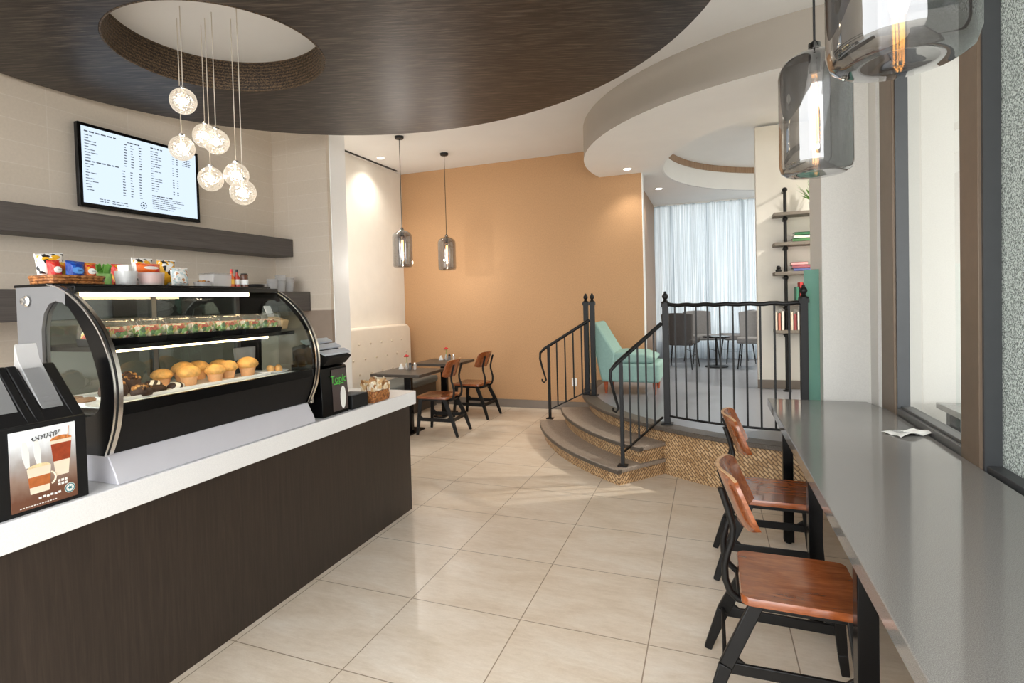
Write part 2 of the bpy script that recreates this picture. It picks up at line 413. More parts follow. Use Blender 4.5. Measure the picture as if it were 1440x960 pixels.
M['bulbglow']=emis('globe_bulb',(1,.82,.60,1),32)

# ------------------------------------------------------------------ setting
XL=-4.42; YB=7.6; ZC=3.55; XW=1.12; YF=-.75
C0=(1.2,7.1)
def arc(c,r,a0,a1,n): return [(c[0]+r*cos(rad(a0+(a1-a0)*i/n)),c[1]+r*sin(rad(a0+(a1-a0)*i/n))) for i in range(n+1)]
def circle(c,r,n=96): return [(c[0]+r*cos(2*PI*i/n),c[1]+r*sin(2*PI*i/n)) for i in range(n)]

struct(MB().box(XL-.2,1.3,YF-.1,8.0,-.12,0).build('floor',M['floor']),'large square cream stone floor tiles')
struct(MB().box(-14,14,-16,YF-.1,-.3,-.04).add([],[]).build('ground_outside',pm('pale_paving',rgb(190,186,178),.8,var=.05)),'pale paving outside the shopfront')
struct(MB().box(1.3,14,YF-.1,8,-.3,-.04).build('ground_outside',M['paper'] if False else pm('pale_paving',rgb(190,186,178))),'pale paving outside the side window')
# left tiled wall, booth wall, return and column
struct(MB().box(XL-.2,XL,YF,4.83,0,ZC).build('wall_left',M['tile']),'cream tiled wall behind the counter')
struct(MB().box(XL-.2,XL,5.15,YB+.15,0,ZC).build('wall_left_booth',M['cream']),'cream plaster wall behind the banquette')
struct(MB().box(XL-.2,-3.70,4.83,4.88,1.50,ZC).build('wall_return',M['tile']),'cream tiled return wall at the end of the shelves')
struct(MB().box(XL-.2,-3.70,4.835,4.88,0,1.50).build('wall_return_splash',M['taupe']),'taupe splash panel below the tiled return')
struct(MB().box(XL-.2,-3.69,4.88,5.15,0,ZC).build('wall_column',M['white'],bevel=.004),'white column beside the banquette')
# back orange wall
struct(MB().box(XL-.2,-.80,YB,YB+.15,0,ZC).build('wall_back',M['orange']),'terracotta fabric-covered back wall')
struct(MB().box(-.8005,-.79,YB-.002,YB+.16,0,3.3).build('trim_1',M['white']),'white end cap of the terracotta wall')
struct(MB().box(XL,-1.40,YB-.014,YB,0,.115).build('baseboard_back',M['base']),'grey baseboard under the terracotta wall')
# lounge walls
struct(MB().box(-1.15,-.90,YB+.16,10.75,.43,ZC).build('wall_lounge_left',M['brownpanel']),'brown panelled wall of the raised lounge')
struct(MB().box(.53,4.6,7.30,7.45,.43,3.5).build('wall_bookshelf',M['cream'],bevel=.003),'cream wall carrying the pipe bookshelf')
struct(MB().box(.52,4.6,7.285,7.30,.43,.53).build('baseboard_bookshelf',M['base']),'grey baseboard under the bookshelf wall')
struct(MB().box(.78,1.10,4.76,5.27,0,ZC).build('wall_pillar',M['greywall'],bevel=.003),'pale grey pillar at the end of the bar')
struct(MB().box(1.08,1.22,4.57,4.765,0,ZC).build('wall_return_window',M['greywall']),'pale grey wall return between pillar and window')
struct(MB().box(1.10,4.6,4.95,5.10,-.04,4.2).build('wall_outside',M['greywall']),'pale outside wall seen through the side window')
struct(MB().box(4.6,4.75,4.95,10.9,0,4.2).build('wall_lounge_right',M['cream']),'cream right wall of the lounge')
# ceiling
rec=(1.88,7.65); rr_=2.43
hole=[p for p in circle(rec,rr_,120)]
struct(MB().slab([(XL-.2,YF-.1),(1.3,YF-.1),(1.3,4.95),(4.75,4.95),(4.75,10.9),(XL-.2,10.9)],[circle(rec,rr_+.14,120)],ZC,ZC+.2).build('ceiling',M['ceil'],smooth=0),'white main ceiling')
out=arc(C0,2.60,168.9,270,60)+[(1.2,4.5),(1.2,4.95),(4.6,4.95),(4.6,10.75),(-1.4,10.75),(-1.4,7.6)]
out=[out[0]]+[p for i,p in enumerate(out[1:],1) if math.hypot(p[0]-out[i-1][0],p[1]-out[i-1][1])>1e-4]
struct(MB().slab(out,[hole],3.18,ZC,top=False,sides=False).build('ceiling_soffit',M['soffit'],smooth=0),'curved dropped soffit over the raised lounge')
struct(MB().sheet(lambda u,v:(*( (lambda k:(out[k]))(int(round(u*61)))),3.18+(ZC-3.18)*v),61,1).build('trim_6',pm('fascia_shade_taupe',rgb(158,150,140),.7,var=.02,scale=3),smooth=50,fix=False),'curved fascia of the dropped soffit, its shade put into the taupe colour')  # fascia coloured darker than the soffit, shade put into the colour
# recess lining: white band, brown band, lid
def ringwall(c,r,z0,z1,th,n=120):
    m=MB(); o=circle(c,r+th,n); i=circle(c,r,n)
    m.add([(x,y,z0) for x,y in i]+[(x,y,z1) for x,y in i]+[(x,y,z0) for x,y in o]+[(x,y,z1) for x,y in o],
      [f for k in range(n) for f in ((k,(k+1)%n,n+(k+1)%n,n+k),(2*n+k,3*n+k,3*n+(k+1)%n,2*n+(k+1)%n),(k,2*n+k,2*n+(k+1)%n,(k+1)%n),(n+k,n+(k+1)%n,3*n+(k+1)%n,3*n+k))])
    return m
struct(ringwall(rec,rr_-.03,3.181,3.44,.028).build('trim_2',M['white']),'white inner band of the round ceiling recess')
struct(MB().slab(circle(rec,rr_+.14,120),[circle(rec,rr_-.02,120)],3.40,3.42).build('trim_7',M['white'],smooth=0),'ledge behind the white band of the round recess')
struct(ringwall(rec,rr_-.045,3.44,3.529,.03).build('trim_3',M['brownpanel']),'brown wooden band at the top of the round ceiling recess')
struct(MB().slab(circle(rec,rr_+.2,96),[],3.53,3.60).build('ceiling_recess',M['soffit'],smooth=0),'pale lid of the round ceiling recess')
# dark disc over the counter
DC=(-2.07,2.43); DR=2.285; HC=(-2.83,2.68); HR=.635
struct(MB().slab(circle(DC,DR,160),[circle(HC,HR,96)],3.15,3.42).build('ceiling_disc',M['disc'],smooth=50),'round dark woven ceiling panel over the counter')
struct(ringwall(HC,HR-.012,3.149,3.36,.010,96).build('trim_4',M['throat']),'woven lining of the round opening in the dark ceiling panel')
struct(MB().slab(circle(HC,HR-.004,96),[],3.36,3.40).build('ceiling_recess',M['ceil'],smooth=0),'white lid inside the round opening of the dark ceiling panel')

# platform and steps
plat=arc(C0,2.60,168.9,264,60)+[(1.1,4.53),(1.1,5.1),(4.6,5.1),(4.6,10.75),(-.95,10.75),(-.95,7.6)]
struct(MB().slab(plat,[],0,.395).build('wall_platform',M['riser'],smooth=50),'woven tile riser wall of the curved platform')
inner=arc(C0,2.52,168.9,264,60)+[(1.1,4.6),(1.1,5.1),(4.6,5.1),(4.6,10.75),(-.95,10.75),(-.95,7.6)]
struct(MB().slab(inner,[],.395,.430).build('floor_lounge',M['lounge'],smooth=0),'blue grey floor of the raised lounge')
ring=arc(C0,2.68,168.7,262,60)+list(reversed(arc(C0,2.52,168.9,262,60)))
struct(MB().slab(ring,[],.393,.431).build('trim_5',M['nosing'],smooth=50,bevel=.006),'dark stone nosing along the curved platform edge')
def stepring(r0,r1,a0,a1,z0,z1):
    return MB().slab(arc(C0,r1,a0,a1,48)+list(reversed(arc(C0,r0,a0,a1,48))),[],z0,z1)
for k,(r,z) in enumerate(((3.14,.14),(2.89,.285))):
    s=struct(stepring(2.605,r,195.6,232.5,0 if k==0 else .141,z-.035).build('floor_step',M['riser'],smooth=50),('lower' if k==0 else 'upper')+' curved step with woven tile riser')
    st=stepring(2.605,r+.04,195.4,232.9,z-.035,z).build('tread',M['tread'],s,smooth=50,bevel=.006)
    stepring(r-.01,r+.045,195.3,233.0,z-.036,z-.004).build('nosing',M['nosing'],s,smooth=50,bevel=.004)

# side window wall (right)
def window_post(y0,y1):
    return MB().box(1.105,1.17,y0,y1,0,ZC)
w1=struct(MB().box(1.10,1.185,4.30,4.57,0,ZC).build('window_1',M['frame'],bevel=.003),'bronze framed side window over the bar')
MB().box(1.115,1.183,4.285,4.3,0,ZC).build('jamb',M['framedk'],w1)
MB().box(1.10,1.185,3.08,3.27,0,ZC).build('mullion',M['frame'],w1,bevel=.003)
MB().box(1.113,1.183,3.062,3.08,0,ZC).build('jamb',M['framedk'],w1)
MB().box(1.11,1.22,3.27,4.285,.66,.785).box(1.135,1.2,3.27,4.285,.785,.80)  .build('sill',M['sill'],w1,bevel=.003)
MB().sheet(lambda u,v:(1.178,3.27+1.015*u,.79+(ZC-.79)*v),1,1).build('pane',M['tintglass'],w1)
w2=struct(MB().box(1.12,1.22,YF,3.062,.66,.765).box(1.12,1.22,YF,3.062,3.4,ZC).box(1.12,1.2,1.2,1.3,.7,ZC).build('window_2',M['framedk'],bevel=.003),'frosted side window beside the bar')
def m_frost():
    t=NT('frosted_speckled_glass'); f=t.noise(t.coord(),130,2,.9)
    tl=t.new('ShaderNodeBsdfTranslucent'); tr=t.new('ShaderNodeBsdfTransparent'); tr.inputs[0].default_value=(.5,.53,.52,1)
    c=t.ramp(f,[(.40,rgb(84,88,86)),(.5,rgb(158,162,159)),(.6,rgb(222,226,222))]); t.link(c,tl.inputs[0])
    g=t.new('ShaderNodeBsdfDiffuse'); t.link(c,g.inputs[0])
    m=t.new('ShaderNodeMixShader'); m.inputs[0].default_value=.3; t.link(tl.outputs[0],m.inputs[1]); t.link(g.outputs[0],m.inputs[2])
    m2=t.new('ShaderNodeMixShader'); m2.inputs[0].default_value=.2; t.link(m.outputs[0],m2.inputs[1]); t.link(tr.outputs[0],m2.inputs[2])
    return t.done(m2.outputs[0])
MB().box(1.175,1.183,YF,3.062,.765,3.4).build('pane',m_frost(),w2)
struct(MB().box(1.12,1.22,YF,4.76,0,.66).build('wall_right',M['cream']),'cream wall under the side window')
struct(MB().box(1.23,4.6,YF-1.5,4.95,3.6,3.7).build('ceiling_shade_added',M['ceil']),'canopy added over the outside walk to shade the side window')  # canopy added to darken what shows through the side window
# lounge window behind the curtain
w3=struct(MB().box(-1.15,4.6,10.75,10.85,.43,.7).box(-1.15,4.6,10.75,10.85,3.25,ZC).build('window_3',M['framedk']),'tall lounge window behind the sheer curtain')
m=MB()
for x in (-.62,-.02,.58,1.3,2.2,3.1,4.0): m.box(x-.03,x+.03,10.75,10.83,.7,3.25)
m.build('frame',M['framedk'],w3)
MB().box(-1.15,4.6,10.79,10.798,.7,3.25).build('pane',M['tintglass'],w3)
struct(MB().box(-10,10,10.9,30,-.3,-.04).build('ground_outside',pm('pale_paving',rgb(190,186,178))),'paving beyond the lounge window')
# ceiling slot diffuser and baseboard bits
tag(MB().box(-4.36,-4.33,5.3,7.35,ZC-.012,ZC+.001).build('ceiling_vent',M['black']),'thin black linear slot in the ceiling along the banquette wall','ceiling vent')
# outlet
o=thing('wall_outlet','white wall outlet low on the terracotta wall behind the stair rail','outlet',(-1.756,YB-.001,.39))
MB().box(-.037,.037,-.008,0,-.058,.058).build('plate',M['white'],o,bevel=.003)
MB().box(-.016,.016,-.011,-.007,.008,.04).box(-.016,.016,-.011,-.007,-.04,-.008).build('socket',M['paper'],o,bevel=.002)

# ------------------------------------------------------------------ shelves, TV on the left wall
tag(MB().box(XL+.001,-4.17,YF+.1,4.825,2.083,2.27).build('wall_shelf',M['shelfgrey'],bevel=.003),'long thick charcoal shelf below the menu screen','shelf')
tag(MB().box(XL+.001,-3.96,YF+.1,4.825,1.497,1.70).build('wall_shelf',M['shelfgrey'],bevel=.003),'lower charcoal shelf behind the display case','shelf')
tv=thing('menu_screen','wall-mounted black framed screen with a pale blue menu above the charcoal shelf','screen',(XL+.05,3.265,2.34))
MB().box(-.048,.0,-.40,.40,.12,.50).build('wall_mount',M['black'],tv)
MB().box(0,.035,-.525,.525,0,.628).build('housing',M['black'],tv,bevel=.004)
mb=MB().box(.034,.041,-.525,-.500,0,.628).box(.034,.041,.500,.525,0,.628).box(.034,.041,-.5,.5,0,.030).box(.034,.041,-.5,.5,.605,.628)
mb.build('bezel',M['blackgloss'],tv,bevel=.002)
t=NT('screen_glow'); 
e=t.new('ShaderNodeEmission'); e.inputs[0].default_value=rgb(214,230,246); e.inputs[1].default_value=.62
MB().box(.035,.0365,-.5,.5,.030,.605).build('display',t.done(e.outputs[0]),tv)
mb=MB(); R2=random.Random(3)
def dash(y,z,L,h=.006): mb.box(.0368,.0374,y,y+L,z-h,z)
def line(y,z,nw,h=.006,g=.008,wl=(.012,.035)):
    for _ in range(nw):
        L=R2.uniform(*wl); dash(y,z,L,h); y+=L+g
line(-.475,.575,6,.010,.010,(.02,.05)); 
line(-.14,.568,4,.009)
line(-.475,.352,7,.009,.008,(.015,.04))
z=.545
for i in range(9):
    line(-.475,z,R2.choice((1,2,2)),.006,.006,(.02,.05))
    for c in (-.17,-.115,-.045): dash(c,z,.016+R2.random()*.01,.007)
    z-=.0215
z=.328
for i in range(10):
    line(-.475,z,R2.choice((1,2)),.006,.006,(.02,.045))
    for c in (-.19,-.125,-.05): dash(c,z,.016+R2.random()*.01,.007)
    z-=.0215
line(-.38,.075,3); line(-.28,.07,4); line(-.38,.058,3); line(-.28,.052,4)
z=.575
line(.06,z,4,.010); z-=.03
for i in range(17):
    line(.06,z,R2.choice((1,2,3)),.006,.006,(.02,.04))
    if i%5!=4: dash(.26,z,.016,.007); dash(.30,z,.016,.007)
    z-=.0205
line(.06,.175,5,.009); 
for i in range(6): line(.06,.155-i*.017,R2.choice((6,8,9)),.005,.006,(.018,.04))
for i in range(4): line(.36+R2.random()*.02,.54-i*.017,3,.007,.006,(.015,.03))
mb.build('lettering',pm('menu_ink',rgb(104,114,130),.6),tv)
# round emblem on the screen
mb=MB(); cy,cz=-.02,.075
for k in range(24):
    a=2*PI*k/24
    if k%3!=2: mb.prism([(cy+r*cos(a+d),cz+r*sin(a+d)) for r,d in ((.020,-.11),(.029,-.11),(.029,.11),(.020,.11))],.0368,.0376,'x')
mb.prism([(cy+.013*cos(k*PI/5)*(1 if k%2 else .5),cz+.013*sin(k*PI/5)*(1 if k%2 else .5)) for k in range(10)],.0368,.0376,'x')
mb.build('emblem',pm('emblem_ink',rgb(40,60,66),.6),tv)

# ------------------------------------------------------------------ counter
ct=thing('service_counter','long dark brown laminate service counter body','counter',(-2.45,1.44,0))
MB().box(-.35,.35,-2.14,2.19,.0,.79).build('body',M['counterwood'],ct,bevel=.003)
MB().box(.32,.342,-2.14,2.19,0,.012).build('toe_line',M['base'],ct)
tag(MB().box(-2.86,-2.06,YF+.05,3.665,.791,.89).build('countertop',M['worktop'],bevel=.004),'white stone countertop on the dark brown counter','countertop')

# ------------------------------------------------------------------ display case
Y0,Y1=1.39,2.555; L=Y1-Y0
dc=thing('display_case','curved glass pastry display case with black front standing on the white countertop','display case',(-2.3,Y0,.8905))
def sp(pts,n=6):
    """Catmull-Rom smoothing of a 2-D polyline"""
    out=[]
    for i in range(len(pts)-1):
        p0=pts[max(i-1,0)];p1=pts[i];p2=pts[i+1];p3=pts[min(i+2,len(pts)-1)]
        for k in range(n):
            u=k/n
            out.append(tuple(.5*((2*p1[j])+(-p0[j]+p2[j])*u+(2*p0[j]-5*p1[j]+4*p2[j]-p3[j])*u*u+(-p0[j]+3*p1[j]-3*p2[j]+p3[j])*u**3) for j in (0,1)))
    out.append(pts[-1]); return out
def loc(pts): return [(x+2.3,z-.8905) for x,z in pts]
PROF=sp(loc([(-2.42,1.652),(-2.36,1.640),(-2.29,1.610),(-2.20,1.545),(-2.12,1.455),(-2.07,1.345),(-2.055,1.235),(-2.075,1.11),(-2.125,1.0)]))
INN=sp(loc([(-2.30,1.570),(-2.24,1.505),(-2.18,1.41),(-2.14,1.30),(-2.13,1.23),(-2.15,1.17),(-2.20,1.145)]))
MB().prism(loc([(-2.62,.891),(-2.075,.891),(-2.09,.93),(-2.13,1.0),(-2.62,1.0)]),.015,L-.015,'y').build('base_plinth',M['plinth'],dc,bevel=.004)
for nm,y in (('near',0),('far',L-.03)):
    prof=[p for p in PROF if p[0]>=-.012]
    band_in=INN if nm=='near' else sp(loc([(-2.30,1.605),(-2.21,1.525),(-2.135,1.44),(-2.088,1.335),(-2.075,1.235),(-2.085,1.17),(-2.12,1.145)]))
    black=[(-.012,prof[0][1])]+prof+[(-.18,1.0-.8905),(-.20+.02,1.145-.8905)]+list(reversed([p for p in band_in]))+[(-.012,.68 if nm=='near' else .715)]
    MB().prism(black,y,y+.03,'y').build('end_band',M['blackgloss'],dc)
    grey=loc([(-2.62,1.0),(-2.50,1.0),(-2.47,1.05),(-2.465,1.48),(-2.445,1.545),(-2.41,1.582),(-2.37,1.592),(-2.33,1.585),(-2.312,1.575),(-2.312,1.628),(-2.36,1.647),(-2.43,1.655),(-2.62,1.655)])
    MB().prism(grey,y,y+.03,'y').build('end_panel',M['steel'] if nm=='near' else M['dkgrey'],dc)
    gl=loc([(-2.47,1.05),(-2.465,1.48),(-2.445,1.545),(-2.41,1.582),(-2.37,1.592),(-2.33,1.585),(-2.30,1.572)])+INN
    if nm=='far': gl=gl[:-len(INN)-1]+[(0,.71)]+band_in
    MB().prism(gl,y+.012,y+.017,'y').build('end_glass',M['caseglass'] if nm=='near' else M['endglass'],dc)
    low=loc([(-2.50,1.0),(-2.18,1.0),(-2.18,1.145),(-2.20,1.145),(-2.34,1.135),(-2.465,1.13),(-2.47,1.05)])
    MB().prism(low,y+.004,y+.026,'y').build('end_kick',M['white'],dc)
    # chrome trim ribbon over the profile
    yy=-.004 if nm=='near' else L-.030
    def rib(u,v,yy=yy,off=.004):
        k=u*(len(PROF)-1); i=min(int(k),len(PROF)-2); f=k-i
        x=PROF[i][0]*(1-f)+PROF[i+1][0]*f; z=PROF[i][1]*(1-f)+PROF[i+1][1]*f
        tx=PROF[i+1][0]-PROF[i][0]; tz=PROF[i+1][1]-PROF[i][1]; n=math.hypot(tx,tz)
        return (x+off*(-tz/n),yy+v*.034,z+off*(tx/n)) if False else (x-tz/n*(-off),yy+v*.034,z+tx/n*(-off)) if False else (x+(-tz)/n*off,yy+v*.034,z+tx/n*off)
    MB().sheet(rib,48,1,t=(.004,0,.004)).build('chrome_trim',M['chrome'],dc,smooth=60)
    MB().sheet(lambda u,v:(rib(u,v)[0]+.006,yy+.010+v*.005,rib(u,v)[2]+.004),48,1,t=(.002,0,.002)).build('trim_groove',M['black'],dc,smooth=60)
gp=[p for p in PROF if p[1]>=1.185-.8905]
def gfn(u,v):
    k=u*(len(gp)-1); i=min(int(k),len(gp)-2); f=k-i
    return (gp[i][0]*(1-f)+gp[i+1][0]*f-.004,.032+v*(L-.064),gp[i][1]*(1-f)+gp[i+1][1]*f-.002)
MB().sheet(gfn,40,1).build('front_glass',M['caseglass'],dc,smooth=60,fix=False)
fp=[p for p in PROF if p[1]<=1.19-.8905]
fp=[(p[0]-.006,p[1]) for p in fp]
MB().prism(fp+[(-.20,1.0-.8905),(-.20,fp[0][1])],.03,L-.03,'y').build('front_panel',M['dkgrey'],dc,smooth=40)
MB().prism([(fp[0][0]-.012,.262),(fp[0][0]+.003,.262),(fp[0][0]+.003,.306),(fp[0][0]-.012,.306)],.03,L-.03,'y').build('front_rail',M['blackgloss'],dc)
MB().box(-.325,.15,.03,L-.03,.262,.288).build('deck',M['white'],dc,bevel=.002)
MB().box(-.33,-.085,-.002,L+.002,.760,.772).box(-.33,.0,.03,L-.03,.735,.760).build('top_panel',M['blackgloss'],dc,bevel=.003)
MB().box(-.055,-.03,.08,L-.22,.718,.735).build('light_strip',M['warmstrip'],dc)
MB().box(-.29,.11,.032,L-.032,.500,.520).build('glass_shelf',M['blackgloss'],dc,bevel=.002)
MB().box(.055,.075,.05,L-.2,.489,.500).build('shelf_light_strip',M['warmstrip2'],dc)
for y in (.18,L*.45,L-.18): pass
MB().box(-.30,-.294,.035,L*.5+.02,.289,.735).build('rear_door',M['doorglass'],dc)
MB().box(-.312,-.306,L*.5-.02,L-.035,.289,.735).build('rear_door',M['doorglass'],dc)
for a_,b_ in ((L*.5-.012,L*.5+.012),(L-.06,L-.035),(.035,.055)): MB().box(-.318,-.29,a_,b_,.289,.735).build('rear_post',M['steel'],dc)
MB().lathe([(0,0),(.02,0),(.022,.006),(.013,.012),(.013,.02),(0,.022)],20).build('corner_knob',M['chrome'],dc,loc=(-.245,-.001,.705)).rotation_euler=(PI/2,0,0)
MB().box(.16,.185,L+.0,L+.02,.10,.13).build('corner_knob',M['chrome'],dc,bevel=.003)

# contents of the display case -------------------------------------------------
ZD=.8905+.2885; ZS=.8905+.5205
tr=thing('pastry_tray','long white tray under the muffins on the case deck','tray',(-2.36,1.99,ZD))
mb=MB().box(-.16,.14,-.47,.37,0,.006); mb.box(-.16,.14,-.47,-.464,.006,.014).box(-.16,.14,.364,.37,.006,.014).box(.134,.14,-.464,.364,.006,.014).box(-.16,-.154,-.464,.364,.006,.014)
mb.build('tray_body',M['white'],tr,bevel=.002)
ZT=ZD+.0065
muf=thing('muffin','golden crumb-topped muffin nearest the chocolate cake','muffin',(0,0,0),0,'muffins in the display case')
MB().lathe([(0,0),(.030,0),(.040,.042),(0,.042)],20,wob=.03).build('paper_cup',M['cup'],muf)
MB().lathe([(.0,.036),(.040,.038),(.052,.050),(.050,.064),(.036,.079),(.016,.087),(0,.089)],20,wob=.04).build('crown',M['muffin'],muf,sub=0,smooth=80)
spots=[((-2.41,1.86),'golden crumb-topped muffin on the white tray nearest the chocolate pastries'),
 ((-2.31,1.925),'pale muffin second from the chocolate pastries, at the front of the tray'),
 ((-2.42,1.985),'golden muffin in the middle of the tray, leaning behind the front row'),
 ((-2.29,2.055),'broad muffin at the front edge in the middle of the tray'),
 ((-2.45,2.095),'golden muffin at the back of the tray, against the rear doors'),
 ((-2.32,2.165),'golden muffin at the front, second from the far end of the row'),
 ((-2.44,2.22),'small golden muffin behind the far end of the front row'),
 ((-2.30,2.275),'golden muffin at the far end of the front row beside the dark box')]
for i,((x,y),lb) in enumerate(spots):
    o=muf if i==0 else copy_tree(muf)
    o.location=(x,y,ZT); o.rotation_euler=(0,0,i*1.1); o['label']=lb
    s=1+.06*((i*37)%5-2)/2; o.scale=(s,s,s*(1+.05*(i%3)))
# chocolate pastries and drizzle cakes
def lump(name,label,cat,x,y,z,r,h,mat,top=None,seed=1,group=None):
    o=thing(name,label,cat,(x,y,z),seed*.7,group)
    MB().lathe([(0,0),(r*.9,0),(r,h*.3),(r*.93,h*.6),(r*.6,h*.9),(0,h)],18,wob=.06).build('body',mat,o,smooth=80)
    if top: 
        m=MB(); rr=random.Random(seed)
        for k in range(34):
            a=rr.uniform(0,2*PI); q=rr.uniform(0,.85)*r
            m.ball((q*cos(a),q*sin(a),h*(1.0-.42*(q/r)**2)),r*.17,8,6,seed=k)
        m.build('topping',top,o)
    return o
lump('chocolate_pastry','dark chocolate pastry piled with nuts nearest the near end of the case','pastry',-2.35,1.585,ZT,.055,.07,M['choc'],M['nut'],1,'chocolate pastries in the case')
lump('chocolate_pastry','dark chocolate pastry with nut crumbs in front of the muffins','pastry',-2.25,1.64,ZT,.042,.045,M['choc'],M['nut'],2,'chocolate pastries in the case')
lump('chocolate_pastry','plain dark chocolate pastry behind the nut-topped ones','pastry',-2.40,1.69,ZT,.05,.085,M['choc'],M['nut'],3,'chocolate pastries in the case')
lump('chocolate_pastry','low dark chocolate pastry at the front edge of the tray','pastry',-2.27,1.725,ZT,.04,.032,M['choc'],None,4,'chocolate pastries in the case')
lump('drizzled_pastry','white pastry with dark drizzle stripes beside the chocolate pastries','pastry',-2.35,1.765,ZT,.04,.045,M['cake'],None,5)
lump('drizzled_pastry','white striped pastry lying in front of the first muffin','pastry',-2.262,1.812,ZT,.038,.032,M['cake'],None,6)
o=thing('pretzel_plate','pale plate of iced pastry at the far end of the deck','plate',(-2.27,2.442,ZD))
MB().lathe([(0,0),(.05,0),(.075,.012),(.072,.014),(.05,.005),(0,.005)],24).build('plate_body',M['white'],o)
m=MB()
for k in range(4): m.ball((.03*cos(k*1.6),.03*sin(k*1.6),.022),.02,10,8,seed=k,noise=.06)
m.build('pastry',M['muffin2'],o)
o=thing('dark_box','small black tent card standing behind the far muffins','card',(-2.45,2.318,ZD))
MB().prism([(-.03,0),(.03,0),(.004,.075),(-.004,.075)],-.04,.04,'y').build('card_body',M['black'],o)
o=thing('paper_bag','crumpled pale paper bag standing at the far end of the deck','bag',(-2.48,2.438,ZD))
def bagf(u,v):
    a=2*PI*u; w=1-.35*v+.08*sin(5*a+3*v); return (.04*w*cos(a),.06*(1+.3*v)*sin(a)*(1+.05*sin(9*a)),.14*v)
MB().sheet(bagf,24,8).build('bag_body',M['milkplastic'],o,smooth=30)
# cookies behind the near end glass
o=thing('cookie_tray','tray of flat brown cookies at the near end of the deck','tray',(-2.42,1.462,ZD))
MB().box(-.10,.14,-.035,.035,0,.008).build('tray_body',M['white'],o)
for k in range(3):
    MB().lathe([(0,.008),(.032,.008),(.036,.014),(.03,.022),(0,.024)],16,c=(-.06+k*.075,0,0)).build('cookie',pm('cookie',rgb(150,110,76),.8,var=.3,scale=60),o)
# boxed salads and sandwiches on the shelf
sb=thing('salad_box','clear domed box of salad at the near end of the case shelf','food box',(0,0,0),0,'clear food boxes on the case shelf')
mb=MB(); mb.prism([(-.075,0),(.075,0),(.085,.022),(-.085,.022)],-.064,.064,'y'); mb.build('box_base',M['black'],sb)
mb=MB(); rr=random.Random(5)
for k in range(26): mb.ball((rr.uniform(-.06,.06),rr.uniform(-.044,.044),.026+rr.uniform(0,.018)),.018,8,6,seed=k,noise=.2)
mb.build('salad',M['salad'],sb,smooth=60)
MB().prism([(-.05,.03),(.05,.03),(.045,.062),(-.045,.062)],-.05,.05,'y').build('filling',M['filling'],sb,bevel=.008)
def lid(sc=1):
    pts=[(-.084,.022),(-.078,.06),(-.062,.082),(-.03,.088),(.03,.088),(.062,.082),(.078,.06),(.084,.022)]
    return MB().prism(pts,-.064,.064,'y')
lid().build('box_lid',M['clearplastic'],sb,bevel=.006)
names=['clear domed box of salad nearest the near end of the case shelf','second clear food box from the near end of the case shelf','third clear food box from the near end, mostly green salad','clear food box just before the middle gap on the case shelf','clear food box just past the middle gap on the case shelf','second clear food box past the middle gap on the shelf','last clear food box on the shelf beside the tipped paper box']
for i,lb in enumerate(names):
    o=sb if i==0 else copy_tree(sb)
    y=1.53+i*.137+(.025 if i>3 else 0); o.location=(-2.30+.006*((i*3)%4),y,ZS); o.rotation_euler=(0,0,.02*((i*5)%3-1)); o['label']=lb; o.scale=(1,1,1.15)
o=thing('paper_food_box','small pale open paper box tipped at the far end of the shelf','food box',(-2.28,2.484,ZS+.022),.3)
o.rotation_euler=(0,.25,.12)
MB().box(-.05,.05,-.028,.028,0,.05).build('box_body',M['tan'],o,bevel=.003)
MB().bar((-.05,0,.05),(-.09,0,.10),.056,.004,up=(1,0,0)).build('flap',M['paper'],o)

# things on top of the case ----------------------------------------------------
ZTOP=.8905+.7725
bk=thing('snack_basket','low wicker basket of crisp bags on the near end of the case top','basket',(-2.47,1.50,ZTOP))
mb=MB()
for k in range(3): 
    w=.078+.003*k; l=.098+.003*k
    mb.tube([(w*max(-1,min(1,1.4*cos(t)))*.9,l*max(-1,min(1,1.4*sin(t))),.006+.011*k) for t in [2*PI*i/28 for i in range(28)]],.007,6,closed=True)
mb.box(-.075,.075,-.10,.10,.001,.008)
mb.build('basket_body',M['wicker'],bk,smooth=60)
def m_bag(name,base,second,third,sc=9):
    t=NT(name); v=t.coord((1,1,1),'Generated')
    vo=t.new('ShaderNodeTexVoronoi'); vo.inputs['Scale'].default_value=sc; t.link(v,vo.inputs['Vector'])
    s=t.new('ShaderNodeSeparateColor'); t.link(vo.outputs['Color'],s.inputs[0])
    c=t.ramp(s.outputs[0],[(0,base),(.55,second),(.8,third)],'CONSTANT')
    return t.done(t.bsdf(c,.28,0,.5,t.bump(t.noise(v,8,3),.5,.01)))
def crisp_bag(label,x,y,z,rz,tilt,w,h,cols,group,sc=5,badge=None,lean=0):
    o=thing('crisp_bag',label,'snack bag',(x,y,z),rz,group); o.rotation_euler=(lean,tilt,rz)
    def f(sgn):
        def g(u,v):
            e=(1-(2*u-1)**4)*(1-(2*v-1)**4); cr=.003*sin(40*u) if (v<.07 or v>.93) else 0
            return (sgn*.022*e+cr,(u-.5)*w*(1-.06*sin(PI*v)),v*h)
        return g
    MB().sheet(f(1),14,12).sheet(f(-1),14,12).build('bag_body',m_bag('bag_'+str(len(bpy.data.materials)),*cols,sc=sc),o,smooth=50)
    MB().box(-.001,.0045,-w*.48,w*.48,h*.955,h).build('crimp',M['chrome'] if False else pm('foil_'+str(round(cols[0][0],3)),cols[0],.3),o)
    if badge:
        def bf(u,v):
            a=2*PI*u; r=v; return (.0245-.004*r,r*w*.30*cos(a),h*.52+r*h*.17*sin(a))
        MB().sheet(bf,20,2,t=(.001,0,0)).build('badge',badge,o,smooth=40)
    return o
